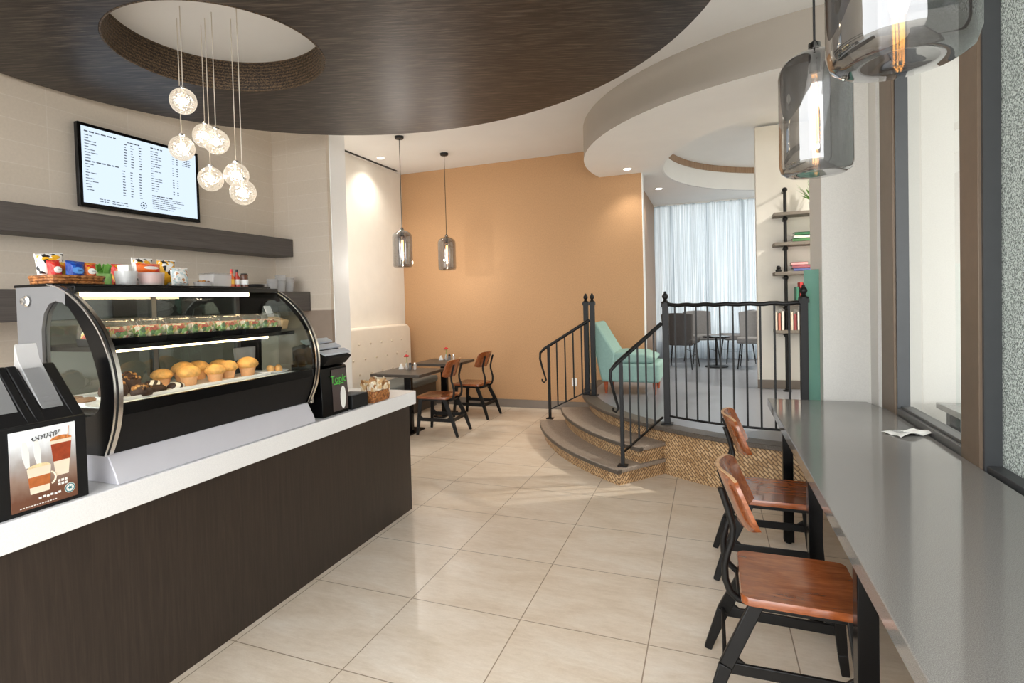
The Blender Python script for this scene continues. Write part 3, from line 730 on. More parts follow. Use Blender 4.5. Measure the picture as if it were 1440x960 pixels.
WH=rgb(240,238,232);RD=rgb(205,40,34);BL=rgb(26,62,150);YE=rgb(240,180,44);OR=rgb(232,112,38);BK=rgb(30,28,28);GN=rgb(110,170,70)
G='crisp bags in the wicker basket'
crisp_bag('red crisp bag leaning outwards at the near end of the basket',-2.45,1.444,ZTOP+.0115,.05,-.05,.05,.085,(RD,RD,rgb(225,90,70)),G,badge=pm('bag_badge_w',WH,.4),lean=.10)
crisp_bag('white, black and yellow crisp bag standing tallest at the back of the basket',-2.53,1.475,ZTOP+.03,.05,-.02,.115,.10,(WH,YE,BK),G,lean=.1)
crisp_bag('orange and yellow crisp bag behind the blue one',-2.49,1.49,ZTOP+.010,.0,-.03,.08,.085,(YE,OR,YE),G)
crisp_bag('blue crisp bag in the middle of the basket',-2.435,1.507,ZTOP+.010,0,-.06,.075,.085,(BL,BL,rgb(40,100,190)),G,badge=pm('bag_badge_b',rgb(90,150,220),.4),lean=-.05)
crisp_bag('orange crisp bag with a white and red badge at the far end of the basket',-2.445,1.569,ZTOP+.012,0,-.06,.055,.08,(OR,RD,YE),G,badge=pm('bag_badge_w',WH,.4),lean=-.05)
# jars and cups with bags in them
def jar(name,label,cat,x,y,r,h,mat,group=None):
    o=thing(name,label,cat,(x,y,ZTOP+.0005),0,group)
    MB().lathe([(0,0),(r*.9,0),(r,h),(r*.94,h),(r*.85,.006),(0,.006)],24).build('jar_body',mat,o)
    return o
o=jar('sweetener_tub','clear tub of white packets with green tops on the case top','tub',-2.45,1.735,.046,.062,M['milkplastic'])
m=MB(); rr=random.Random(4)
for k in range(9):
    a=rr.uniform(0,6); q=rr.uniform(0,.028); m.bar((q*cos(a),q*sin(a),.01),(q*1.3*cos(a),q*1.3*sin(a),.09),.03,.004,up=(cos(a),sin(a),0))
m.build('packets',M['paper'],o)
o=jar('green_wrapped_tub','small green and white wrapped tub next to the wicker basket','tub',-2.50,1.665,.035,.05,pm('green_wrap',rgb(150,196,110),.5,var=.3,scale=30))
m=MB()
for k in range(7): m.bar((.015*cos(k),.015*sin(k),.04),(.03*cos(k*1.7),.03*sin(k*1.7),.09),.022,.003,up=(1,0,0))
m.build('packets',M['green'],o)
o=jar('snack_tub','clear tub holding pink packets below an orange crisp bag','tub',-2.44,1.85,.056,.058,M['milkplastic'])
MB().lathe([(0,.008),(.045,.008),(.05,.05),(0,.052)],16).build('packets',pm('pink_packets',rgb(236,150,120),.5,var=.2,scale=40),o)
crisp_bag('orange crisp bag with a white badge standing in the clear tub',-2.47,1.86,ZTOP+.060,0,-.05,.125,.045,(OR,RD,OR),'crisp bags behind the tubs',badge=pm('bag_badge_w',WH,.4))
crisp_bag('white and yellow crisp bag standing highest above the orange one',-2.535,1.88,ZTOP+.001,.0,-.05,.11,.135,(WH,YE,BK),'crisp bags behind the tubs')
crisp_bag('red crisp bag standing low beside the pink tub',-2.545,1.765,ZTOP+.001,.0,-.05,.06,.10,(RD,RD,YE),'crisp bags behind the tubs')
crisp_bag('white and gold crisp bag standing upright past the pink tub',-2.50,1.98,ZTOP+.001,0,-.05,.10,.13,(YE,WH,BK),'crisp bags behind the tubs')
crisp_bag('silver and white speckled crisp bag leaning in front of the gold one',-2.44,2.005,ZTOP+.001,0,-.12,.10,.09,(WH,rgb(190,205,205),rgb(200,140,90)),'crisp bags behind the tubs',sc=8)
o=jar('mint_dish','small low dish of wrapped mints on the case top','dish',-2.42,2.12,.045,.02,M['milkplastic'])
m=MB()
for k in range(10): m.ball((.028*cos(k*2.4)*(k%3)/2,.028*sin(k*2.4)*(k%3)/2,.016+.004*(k%2)),.011,8,6)
m.build('mints',M['nut'],o)
o=thing('plastic_tub','clear rectangular plastic tub on the case top','tub',(-2.47,2.245,ZTOP+.0005))
MB().prism([(-.05,0),(.05,0),(.055,.065),(-.055,.065)],-.06,.06,'y').build('tub_body',M['milkplastic'],o,bevel=.006)
MB().box(-.058,.058,-.064,.064,.065,.071).build('tub_lid',M['clearplastic'],o,bevel=.002)
for i,(y,c,lb) in enumerate(((2.325,rgb(216,96,40),'small orange sauce bottle beside the clear plastic tub'),(2.363,rgb(170,50,34),'small dark red sauce bottle between the orange bottle and the brown can'),(2.415,rgb(96,60,44),'short brown can at the far end of the sauce bottles'))):
    o=thing('sauce_bottle',lb,'bottle',(-2.44,y,ZTOP+.0005),0,'sauce bottles on the case top')
    r=.015 if i<2 else .021
    MB().lathe([(0,0),(r,0),(r,.05),(r*.45,.068),(r*.45,.08),(0,.08)] if i<2 else [(0,0),(r,0),(r,.066),(r*.9,.07),(0,.07)],18).build('bottle_body',pm('sauce%d'%i,c,.25,var=.2,scale=40),o)
    MB().lathe([(0,.08),(r*.5,.08),(r*.4,.097),(0,.097)] if i<2 else [(0,.07),(r*.85,.07),(r*.85,.076),(0,.076)],14).build('bottle_cap',M['red'] if i==0 else M['black'],o)
    MB().lathe([(r*1.02,.014),(r*1.03,.015),(r*1.03,.04),(r*1.02,.041)],18).build('bottle_label',M['paper'] if i else pm('amber',YE,.4),o)
o=thing('black_lid','round black plastic lid lying on the case top','lid',(-2.46,2.505,ZTOP+.0005))
o.scale=(.75,.75,1)
MB().lathe([(0,0),(.075,0),(.078,.010),(.07,.016),(.06,.018),(.058,.014),(0,.014)],32).build('lid_body',M['black'],o)
# cups on the lower wall shelf
cs=thing('cup_stack','stack of white paper cups on the lower wall shelf','cup stack',(-4.1,4.55,1.7005),0,'cup stacks on the lower wall shelf')
mb=MB()
for k in range(3): mb.lathe([(.030,.0+.022*k),(.042,.085+.022*k),(.045,.087+.022*k),(.042,.09+.022*k),(.040,.087+.022*k)],20)
mb.build('cups',M['milkplastic'],cs,smooth=40)
MB().lathe([(0,0),(.030,0),(.030,.002),(0,.002)],20).build('bottom',M['paper'],cs)
for i,(y,lb) in enumerate(((4.25,'stack of cloudy plastic cups nearest the display case on the lower wall shelf'),(4.40,'middle stack of cloudy plastic cups on the lower wall shelf'),(4.52,'tall stack of cloudy plastic cups near the end of the lower wall shelf'),(4.64,'stack of cloudy plastic cups at the very end of the lower wall shelf'))):
    o=cs if i==0 else copy_tree(cs); o.location=(-4.08,y,1.7005); o['label']=lb; o.scale=(1.25,1.25,(.55,.95,1.25,1.1)[i])

# ------------------------------------------------------------------ cup-lid dispenser with poster (near)
d=thing('lid_dispenser','black lid dispenser with a drinks poster on its front, near end of counter','dispenser',(-2.08,1.04,.8905))
XD=-2.08
prof=[(0,0),(0,.290),(-.03,.302),(-.20,.302),(-.20,0)]
MB().prism(prof,-.02,.262,'y').build('body',M['black'],d,bevel=.003)
for y in (-.02,.070,.130,.232):
    pass
def fin(y0,y1,h=0):
    return MB().prism([(-.004,.290),(-.165,.475+h),(-.19,.470+h),(-.19,.295)],y0,y1,'y')
fin(-.02,.262,-.012).build('sloping_top',M['black'],d,bevel=.003)
for y0,y1 in ((-.02,.012),(.082,.108),(.110,.140),(.222,.262)): fin(y0,y1).build('divider',M['black'],d,bevel=.004)
for y0,y1,h in ((.016,.078,.02),(.146,.216,.05)):
    MB().prism([(-.030,.310),(-.035,.322),(-.165,.475+h*.4),(-.18,.50+h),(-.19,.47)],y0,y1,'y').build('lid_stack',M['milkplastic'],d,bevel=.006)
    mb=MB()
    if h>.03:
        for k in range(6):
            f=k/6; x=-.045-.07*f; z=.336+.083*f
            mb.bar((x,y0+.01,z),(x,y1-.01,z),.004,.004)
        mb.build('lid_rims',M['clearplastic'],d)
pf=MB().box(.0005,.003,.022,.222,.014,.274); 
t=NT('poster_picture'); g=t.new('ShaderNodeTexCoord'); s_=t.new('ShaderNodeSeparateXYZ'); t.link(g.outputs['Generated'],s_.inputs[0])
n=t.noise(t.coord((1,1,1),'Generated'),3,3)
mm=t.new('ShaderNodeMath',operation='ADD'); t.link(s_.outputs[2],mm.inputs[0]); 
m2=t.new('ShaderNodeMath',operation='MULTIPLY'); t.link(n,m2.inputs[0]); m2.inputs[1].default_value=.3; t.link(m2.outputs[0],mm.inputs[1])
cA=t.ramp(mm.outputs[0],[(.30,rgb(112,74,56)),(.52,rgb(150,126,112)),(.75,rgb(176,170,168)),(.98,rgb(238,242,246))])
poster=pf.build('poster',t.done(t.bsdf(cA,.35)),d)
def gl_shape(cx,cz,wt,wb,h,x=.0034):
    return [(cx-wb,cz),(cx+wb,cz),(cx+wt,cz+h),(cx-wt,cz+h)]
mb=MB(); mb.prism(gl_shape(.105,.060,.036,.028,.085),.003,.0036,'x'); mb.build('poster_mug',pm('poster_cream',rgb(236,222,200),.4,var=.05),poster)
MB().prism(gl_shape(.105,.082,.0335,.031,.034),.0036,.0040,'x').build('poster_mug_coffee',pm('poster_caramel',rgb(186,106,56),.4,var=.15,scale=60),poster)
MB().prism([(.105+.034*cos(k*PI/12),.145+.012*abs(sin(k*PI/12))) for k in range(13)],.0036,.0042,'x').build('poster_mug_foam',pm('poster_foam',rgb(240,216,170),.4,var=.2,scale=90),poster)
MB().tube([(.0036,.138+.016*cos(a),.100+.02*sin(a)) for a in [rad(-80+160*k/10) for k in range(11)]],.003,6).build('poster_mug_handle',pm('poster_cream',rgb(236,222,200)),poster)
MB().prism(gl_shape(.175,.100,.034,.020,.125),.003,.0036,'x').build('poster_glass',pm('poster_cream',rgb(236,222,200)),poster)
MB().prism(gl_shape(.175,.150,.0325,.0265,.060),.0036,.0040,'x').build('poster_glass_coffee',pm('poster_red_brown',rgb(158,66,36),.4,var=.2,scale=60),poster)
MB().prism([(.175+.034*cos(k*PI/12),.222+.014*abs(sin(k*PI/12))) for k in range(13)],.0036,.0042,'x').bar((.0040,.196,.222),(.0040,.200,.262),.003,.001,up=(0,1,0)).build('poster_glass_topping',pm('poster_amber',rgb(200,124,66),.4,var=.4,scale=120),poster)
for (a,b) in ((.058,.066),(.092,.10)): MB().prism([(a,.185),(b,.150),(b+.012,.150),(b+.012,.20),(a+.012,.235),(a,.235)],.003,.0034,'x').build('poster_highlight',M['paper'],poster)
# cursive heading, small words and round emblem of the poster
mb=MB(); pts=[]
for k in range(70):
    u=k/69; pts.append((.0038,.085+.085*u+.003*sin(60*u),.240+.010*u+.0065*sin(46*u)*(1 if k%9 else 1.7)))
mb.tube(pts,.0013,5); mb.build('poster_heading',pm('poster_ink',rgb(70,70,74),.5),poster)
mb=MB()
for k in range(6): mb.box(.003,.0037,.10+k*.012,.108+k*.012,.038+.002*(k%2),.045+.002*(k%2))
for k in range(14): mb.box(.003,.0037,.045+k*.008,.050+k*.008,.0215,.0245)
for j in range(2):
    for k in range(3): mb.box(.003,.0037,.160+k*.011,.168+k*.011,.078-j*.012,.086-j*.012)
mb.build('poster_words',M['paper'],poster)
em=MB().prism([(.197+.017*cos(2*PI*k/24),.047+.017*sin(2*PI*k/24)) for k in range(24)],.003,.0038,'x').build('poster_emblem',M['paper'],poster)
mb=MB()
for k in range(24):
    a=2*PI*k/24
    mb.prism([(.197+r*cos(a+dd),.047+r*sin(a+dd)) for r,dd in ((.0125,-.131),(.0155,-.131),(.0155,.131),(.0125,.131))],.0038,.0042,'x')
mb.prism([(.197+.0085*cos(k*PI/5)*(1 if k%2 else .45),.047+.0085*sin(k*PI/5)*(1 if k%2 else .45)) for k in range(10)],.0038,.0042,'x')
mb.build('poster_emblem_mark',pm('emblem_teal',rgb(40,120,130),.5),poster)
# neighbour unit, only its edge shows
d2=thing('lid_dispenser','black lid dispenser cut off by the picture edge, next to the poster one','dispenser',(-2.08,.78,.8905))
MB().prism(prof,-.02,.225,'y').build('body',M['black'],d2,bevel=.003)
fin(-.02,.225,-.012).build('sloping_top',M['black'],d2); fin(-.02,.04).build('divider',M['black'],d2); fin(.185,.225).build('divider',M['black'],d2)
MB().box(.0005,.003,.02,.20,.014,.274).build('poster',pm('dark_poster',rgb(60,70,66),.4,var=.2),d2)
# ------------------------------------------------------------------ far dispenser
d=thing('sleeve_dispenser','black dispenser with silver slatted top and a green-lettered front, past the display case','dispenser',(-2.09,2.735,.8905))
MB().prism([(0,0),(0,.10),(-.012,.285),(-.05,.31),(-.22,.31),(-.22,0)],-.115,.135,'y').build('body',M['blackgloss'],d,bevel=.003)
MB().prism([(-.012,.300),(-.05,.312),(-.23,.312),(-.23,.41),(-.15,.43),(.03,.352),(.035,.345)],-.09,.13,'y').build('head',M['dkgrey'],d,bevel=.003)
for k in range(3):
    x=-.135+.066*k; z=.440-.032*k
    MB().bar((x,-.10,z),(x,.14,z),.05,.012,up=(.42,0,.9)).build('slat',M['chrome'] if False else pm('silver_slat',rgb(204,208,216),.4,0),d,bevel=.002)
pp=MB().prism([(.0,.012),(0,.25)],0,0,'y') if False else None
MB().bar((.002,.01,.03),(-.008,.01,.275),.0,.0) if False else None
po=MB().sheet(lambda u,v:(.0015-.0098*max(0,(v*.25+.02-.10)/.185),-.02+u*.145,.02+.25*v),1,6,t=(.001,0,0)).build('poster',pm('dark_brown_poster',rgb(72,60,58),.3,var=.15),d)
MB().prism([(.078+.026*cos(2*PI*k/20),.095+.068*sin(2*PI*k/20)) for k in range(20)],.0012,.0038,'x').build('poster_cup',M['paper'],po)
mb=MB(); Mx=Matrix(((0,0,1,.001),(1,0,0,.040),(0,1,0,.190),(0,0,0,1)))
mb.text('Topic',.066,Mx); mb.build('poster_lettering',emis('green_lettering_',(0,0,0,1),0) if False else pm('green_lettering',rgb(90,210,80),.4),po,fix=False)
MB().box(.0003,.003,-.005,.085,.180,.185).build('poster_underline',pm('green_lettering',rgb(90,210,80)),po)
# black box and basket of packets
o=thing('napkin_box','low plain black box on the countertop beside the packet basket','box',(-2.15,2.98,.8905))
MB().box(-.07,.07,-.085,.085,0,.085).build('box_body',M['black'],o,bevel=.004)
MB().box(-.055,.055,-.07,.07,.085,.088).build('napkins',pm('grey_paper',rgb(120,120,122),.7),o)
o=thing('packet_basket','tan basket stuffed with sugar packets at the far end of the countertop','basket',(-2.12,3.21,.8905))
MB().prism([(-.05,0),(.05,0),(.062,.075),(-.062,.075)],-.10,.10,'y').build('basket_body',M['wicker'],o,bevel=.005)
mb=MB(); rr=random.Random(8)
for k in range(40):
    x=rr.uniform(-.05,.05); y=rr.uniform(-.09,.09)
    mb.bar((x,y,.05),(x+rr.uniform(-.02,.02),y+rr.uniform(-.02,.02),.11+rr.uniform(0,.05)),.035,.004,up=(rr.uniform(-1,1),rr.uniform(-1,1),.1))
mb.build('packets',m_grass('sugar_packets',[rgb(206,168,118),rgb(226,206,170),rgb(170,122,76),rgb(238,226,204)],40),o)
for k in range(1): pass

# ------------------------------------------------------------------ globe cluster
def m_globe():
    t=NT('crackled_globe_glass'); v=t.coord()
    vo=t.new('ShaderNodeTexVoronoi'); vo.feature='DISTANCE_TO_EDGE'; vo.inputs['Scale'].default_value=42; t.link(v,vo.inputs['Vector'])
    n=t.bump(vo.outputs['Distance'],.7,.01)
    tr=t.new('ShaderNodeBsdfTransparent'); tr.inputs[0].default_value=(.94,.92,.88,1)
    gl=t.new('ShaderNodeBsdfGlossy'); gl.inputs['Roughness'].default_value=.08; t.link(n,gl.inputs['Normal'])
    em=t.new('ShaderNodeEmission'); em.inputs[0].default_value=(1,.86,.68,1); em.inputs[1].default_value=.8
    lw=t.new('ShaderNodeLayerWeight'); lw.inputs[0].default_value=.35; t.link(n,lw.inputs['Normal'])
    a=t.new('ShaderNodeMixShader'); a.inputs[0].default_value=.5; t.link(em.outputs[0],a.inputs[1]); t.link(gl.outputs[0],a.inputs[2])
    ad=t.new('ShaderNodeMath',operation='MULTIPLY_ADD'); t.link(lw.outputs['Facing'],ad.inputs[0]); ad.inputs[1].default_value=.55
    cr=t.new('ShaderNodeMapRange'); t.link(vo.outputs['Distance'],cr.inputs['Value']); cr.inputs['From Min'].default_value=0; cr.inputs['From Max'].default_value=.22; cr.inputs['To Min'].default_value=.55; cr.inputs['To Max'].default_value=.16
    t.link(cr.outputs[0],ad.inputs[2])
    b=t.new('ShaderNodeMixShader'); t.link(ad.outputs[0],b.inputs[0]); t.link(tr.outputs[0],b.inputs[1]); t.link(a.outputs[0],b.inputs[2])
    return t.done(b.outputs[0])
M['globe']=m_globe()
gb=[(-2.91,2.46,2.795,'highest glass globe lamp of the cluster, right below the dark panel'),(-3.05,2.555,2.555,'low glass globe lamp hanging in front of the menu screen corner'),
 (-2.99,2.68,2.657,'glass globe lamp on the left of the touching pair in the middle of the cluster'),(-2.80,2.59,2.572,'glass globe lamp on the right of the touching pair in the middle of the cluster'),
 (-2.90,2.63,2.362,'low glass globe lamp hanging alone below the touching pair'),(-2.76,2.70,2.385,'upper glass globe lamp of the low pair at the far side of the cluster'),(-2.60,2.59,2.242,'lowest glass globe lamp of the cluster')]
GR=.076
for i,(x,y,z,lb) in enumerate(gb):
    if i==0:
        g0=thing('globe_pendant',lb,'pendant lamp',(x,y,z),0,'glass globe pendants over the counter')
        MB().ball((0,0,0),GR,28,18).build('globe',M['globe'],g0,smooth=80)
        MB().ball((0,0,.0),.021,14,10).build('bulb',M['bulbglow'],g0,smooth=80)
        MB().lathe([(0,.02),(.012,.02),(.014,.07),(.02,.074),(.02,.086),(.008,.092),(0,.092)],16).build('socket',M['chrome'],g0)
        MB().tube([(0,0,.09),(0,0,3.36-z)],.0028,6).build('cord',pm('silver_cord',rgb(196,186,172),.4),g0)
        g=g0
    else:
        g=bpy.data.objects.new('globe_pendant',None); COL.objects.link(g); g.location=(x,y,z); tag(g,lb,'pendant lamp','glass globe pendants over the counter')
        for ch in list(g0.children):
            if ch.name.startswith('cord'): MB().tube([(0,0,.09),(0,0,3.36-z)],.0028,6).build('cord',MATS['silver_cord'],g)
            else: c=ch.copy(); COL.objects.link(c); c.parent=g
    g.rotation_euler=(0,0,i*.9)

# ------------------------------------------------------------------ smoky pendants
def smoky(label,x,y,zb,power=8,group='smoked glass pendants'):
    o=thing('glass_pendant',label,'pendant lamp',(x,y,zb),0,group)
    H=.455
    pr=[(0,.006),(.06,.002),(.095,.0),(.113,.012),(.12,.035),(.12,.36),(.116,.385),(.102,.41),(.07,.432),(.035,.444),(.022,.455),(.020,.475)]
    MB().lathe(pr,40).build('glass_shade',M['smoke'],o,smooth=80)
    MB().lathe([(0,.37),(.018,.37),(.02,.43),(.016,.455),(.014,.475),(.006,.485),(0,.485)],20).build('lamp_holder',M['black'],o)
    MB().lathe([(0,.09),(.012,.092),(.017,.11),(.017,.30),(.013,.34),(.012,.40),(0,.40)],18).build('bulb',M['clearplastic'],o,smooth=80)
    pts=[(.009*cos(k*.8)*(1),.009*sin(k*.8),.12+.2*abs(((k/24)*2)%2-1)) for k in range(25)]
    m=MB()
    for q in range(4): m.tube([(.009*cos(q*PI/2),.009*sin(q*PI/2),.12),(.009*cos(q*PI/2+.4),.009*sin(q*PI/2+.4),.33)],.0022,5)
    m.build('filament',M['filament'],o)
    MB().tube([(0,0,.48),(0,0,ZC-zb-.02)],.004,6).build('cord',M['black'],o)
    MB().lathe([(0,ZC-zb-.03),(.05,ZC-zb-.03),(.055,ZC-zb-.012),(.055,ZC-zb-.0005),(0,ZC-zb-.0005)],24).build('canopy',M['black'],o)
    l=bpy.data.lights.new('bulb_light','POINT'); l.energy=power; l.color=(1,.93,.84); l.shadow_soft_size=.02
    lo=bpy.data.objects.new('bulb_light',l); COL.objects.link(lo); lo.parent=o; lo.location=(0,0,.06)
    return o
smoky('large smoked glass pendant over the bar, nearest and cut off at the picture top',.342,1.285,1.975)
smoky('smoked glass pendant over the bar, second from the window corner, in front of the pillar',.372,2.364,1.98)
smoky('smoked glass pendant above the front cafe table, against the cream wall edge',-3.419,5.865,1.98,26)
smoky('smoked glass pendant above the rear cafe table, against the terracotta wall',-3.274,6.789,1.98,16)

# ------------------------------------------------------------------ chairs
def rrect(x0,x1,y0,y1,r,n=5):
    P=[]
    for cx,cy,a in ((x1-r,y1-r,0),(x0+r,y1-r,90),(x0+r,y0+r,180),(x1-r,y0+r,270)):
        for k in range(n+1): P.append((cx+r*cos(rad(a+90*k/n)),cy+r*sin(rad(a+90*k/n))))
    return P
def make_chair(label):
    o=thing('cafe_chair',label,'chair',(0,0,0),0,'wooden chairs with black iron frames')
    out=rrect(-.19,.21,-.205,.205,.035)
    def zt(x,y): return .455-.008*max(0,1-((x-.02)/.17)**2)*max(0,1-(y/.18)**2)
    mb=MB(); n=len(out); rings=[(1,.428),(1,.447),(.985,.4555),(.8,.4535),(.5,.450),(.2,.448)]
    vs=[];fs=[]
    for s,z in rings:
        for x,y in out: vs.append((.01+(x-.01)*s,y*s,z))
    for i in range(len(rings)-1):
        for k in range(n): fs.append((i*n+k,i*n+(k+1)%n,(i+1)*n+(k+1)%n,(i+1)*n+k))
    fs.append(tuple(reversed(range(n)))); fs.append(tuple((len(rings)-1)*n+k for k in range(n)))
    mb.add(vs,fs); mb.build('seat',M['seatwood'],o,smooth=40)
    # backrest: curved rounded plywood panel
    cx=-.195
    def bp(u,v):
        # u 0..1 across, v 0..1 up, rounded corners by shrinking width
        e=abs(2*v-1); wid=.2*(1-.10*max(0,(e-.55)/.45)**2)
        y=(2*u-1)*wid
        h=.205*(1-.16*max(0,(abs(2*u-1)-.7)/.3)**2)
        z=.775+(v-.5)*h
        x=cx-.035+.06*(abs(2*u-1))**2 -.075*(v-.5)
        return (x,y,z)
    MB().sheet(bp,20,8,t=(.014,0,.002)).build('backrest',[M['seatwood']],o,smooth=50)
    top=MB(); pth=[Vector(bp(k/20,1))+Vector((.007,0,.002)) for k in range(21)]
    for a,b in zip(pth[:-1],pth[1:]): top.bar(a,b,.0125,.003)
    top.build('ply_edge',M['ply'],o,smooth=60)
    # frame
    fr=MB().bar((-.165,-.165,.414),(.19,-.165,.414),.022,.028).bar((-.165,.165,.414),(.19,.165,.414),.022,.028)
    fr.bar((-.15,-.165,.414),(-.15,.165,.414),.022,.028).bar((.17,-.165,.414),(.17,.165,.414),.022,.028)
    fr.build('seat_frame',M['castiron'],o,bevel=.004)
    for sy in (-1,1):
        m=MB(); m.bar((.165,sy*.165,.425),(.195,sy*.19,.09),.05,.022,up=(0,1,0),w2=.036); m.bar((.195,sy*.19,.09),(.205,sy*.195,0),.036,.022,up=(0,1,0),w2=.03); m.build('leg',M['castiron'],o,bevel=.004)
        m=MB(); m.bar((-.135,sy*.165,.425),(-.245,sy*.195,.19),.048,.022,up=(0,1,0),w2=.048); m.bar((-.245,sy*.195,.19),(-.31,sy*.21,0),.048,.022,up=(0,1,0),w2=.030); m.build('leg',M['castiron'],o,bevel=.004)
        m=MB(); m.bar((-.25,sy*.195,.185),(.19,sy*.186,.185),.014,.042)
        for x,q in ((-.215,1),(.165,-1)): m.prism([(x-.03*q,.206),(x+.035*q,.206),(x-.02*q,.25)],sy*.19-.007,sy*.19+.007,'y')
        m.build('stretcher',M['castiron'],o,bevel=.003)
        path=[(-.12,sy*.12,.405),(-.165,sy*.12,.40),(-.198,sy*.12,.405),(-.225,sy*.12,.43),(-.240,sy*.12,.475),(-.242,sy*.12,.53),(-.228,sy*.12,.585),(-.214,sy*.12,.63),(-.212,sy*.12,.68),(-.230,sy*.12,.75),(-.252,sy*.12,.82)]
        MB().tube(path,[.013]*6+[.012]*5,8).build('back_upright',M['castiron'],o,smooth=60)
    MB().bar((-.247,-.19,.185),(-.247,.19,.185),.014,.042).bar((-.19,-.12,.40),(-.19,.12,.40),.018,.018).build('stretcher',M['castiron'],o,bevel=.003)
    return o
ch=make_chair('near wooden chair with a black iron frame pushed under the grey bar')
ch.location=(.28,2.37,0)
copy_tree(ch,(.32,3.43,0),0,'wooden chair at the bar beside the platform, behind the near bar chair')
copy_tree(ch,(-3.01,5.92,0),PI+.04,'wooden chair with a black iron frame at the front cafe table')
copy_tree(ch,(-3.0,6.92,0),PI-.06,'wooden chair with a black iron frame at the rear cafe table by the terracotta wall')

# ------------------------------------------------------------------ bar
b=thing('window_bar','long grey stone bar along the side window on black square legs','bar table',(.40,2.0,0))
bp_=[(0,-2.7),(.70,-2.7),(.70,2.43),(.64,2.70),(0,2.70)]
MB().prism(bp_,.69,.75,'z').build('bar_top',M['bar'],b,bevel=.003)
for y in (1.85,.90,.0,-.9,-1.9):
    lg=MB().box(.005,.062,y-.03,y+.03,.012,.689).build('leg',M['blackgloss'],b,bevel=.003)
    MB().lathe([(0,0),(.018,0),(.018,.006),(.008,.012),(0,.012)],14,c=(.033,y,0)).build('glide',M['chrome'] if False else M['iron'],lg)
o=thing('paper_leaflet','crumpled white leaflet lying open on the grey bar by the window','leaflet',(1.0,3.68,.7505),.5)
def lf(u,v): return ((u-.5)*.20+.01*sin(3*v),(v-.5)*.13,.004+.016*abs(sin(PI*1.5*u))*(1-.5*v)+.004*sin(9*v+4*u))
MB().sheet(lf,12,8,t=(0,0,.001)).build('leaflet_body',M['paper'],o,smooth=20)
mb=MB()
for k in range(7): mb.box(-.085,-.03-.006*(k%3),-.045+k*.012,-.041+k*.012,.0215,.0222)
mb.build('print',pm('grey_print',rgb(70,72,74),.6),o)
# glass guard
tag(MB().box(.672,.772,4.83,4.842,.432,1.72).build('glass_screen',M['tealglass'],bevel=.002),'narrow green glass panel between the railing post and the grey pillar','glass panel')
# outside table
o=thing('outdoor_ledge_table','dark grey ledge table outside, seen through the side window','table',(1.9,4.6,-.04))
MB().box(-.42,.5,-.28,.22,.745,.785).build('tabletop',M['bar'],o,bevel=.003)
for x in (-.34,.42): MB().box(x-.03,x+.03,-.25,-.19,0,.745).build('leg',M['blackgloss'],o)
for x in (-.34,.42): MB().box(x-.03,x+.03,.13,.19,0,.745).build('leg',M['blackgloss'],o)

# ------------------------------------------------------------------ cafe tables and banquette
def table(x,y,label,w=.64,dp=.64):
    o=thing('cafe_table',label,'table',(x,y,0),0,'cafe tables by the banquette')
    MB().box(-w/2,w/2,-dp/2,dp/2,.705,.74).build('tabletop',M['tabledark'],o,bevel=.004)
    MB().box(-.045,.045,-.03,.03,.02,.69).build('column',M['blackgloss'],o,bevel=.004)
    MB().box(-.09,.09,-.22,.22,.0,.02).build('foot_plate',M['blackgloss'],o,bevel=.004)
    MB().box(-.2,.2,-.2,.2,.690,.705).build('top_bracket',M['black'],o)
    return o
table(-3.35,5.79,'dark square cafe table in front, next to the counter end')
table(-3.40,6.86,'dark square cafe table at the back against the terracotta wall')
for x,y,w in ((-3.45,5.93,'front'),(-3.42,6.97,'rear')):
    v=thing('bud_vase','small glass vase with one red flower on the %s cafe table'%w,'vase',(x,y,.7405))
    MB().lathe([(0,0),(.02,0),(.022,.03),(.012,.07),(.014,.08),(.011,.08),(.009,.07),(.018,.03),(0,.006)],16).build('vase_body',M['milkplastic'],v)
    MB().tube([(0,0,.01),(.004,0,.10),(.0,.004,.155)],.003,6).build('stem',M['green'],v)
    m=MB()
    for k in range(7): 
        a=2*PI*k/7; m.ball((.018*cos(a),.018*sin(a),.16+.004*(k%2)),.017,8,6,sz=.6)
    m.ball((0,0,.168),.016,8,6); m.build('flower',M['red'],v,smooth=80)
    for i,(dx,dy,c,nm,lb) in enumerate(((.06,.02,M['steel'],'pepper_shaker','small dark-topped pepper shaker on the %s cafe table'%w),(.11,-.01,M['milkplastic'],'salt_shaker','small white salt shaker on the %s cafe table'%w))):
        s=thing(nm,lb,'shaker',(x+dx,y-dy,.7405))
        MB().lathe([(0,0),(.019,0),(.019,.055),(.016,.062),(0,.062)],16).build('jar',c,s)
        MB().lathe([(0,.062),(.018,.062),(.017,.078),(.010,.085),(0,.086)],16).build('cap',M['chrome'] if i else M['black'],s)
    s=thing('card_stand','small white menu card holder on the %s cafe table'%w,'card holder',(x-.10,y+.04,.7405),.4)
    MB().prism([(-.03,0),(.03,0),(.006,.06),(-.006,.06)],-.045,.045,'y').build('card',M['paper'],s)
bq=thing('banquette','cream button-tufted banquette with slate grey seat along the booth wall','banquette',(XL+.002,6.33,0))
Lb=1.17
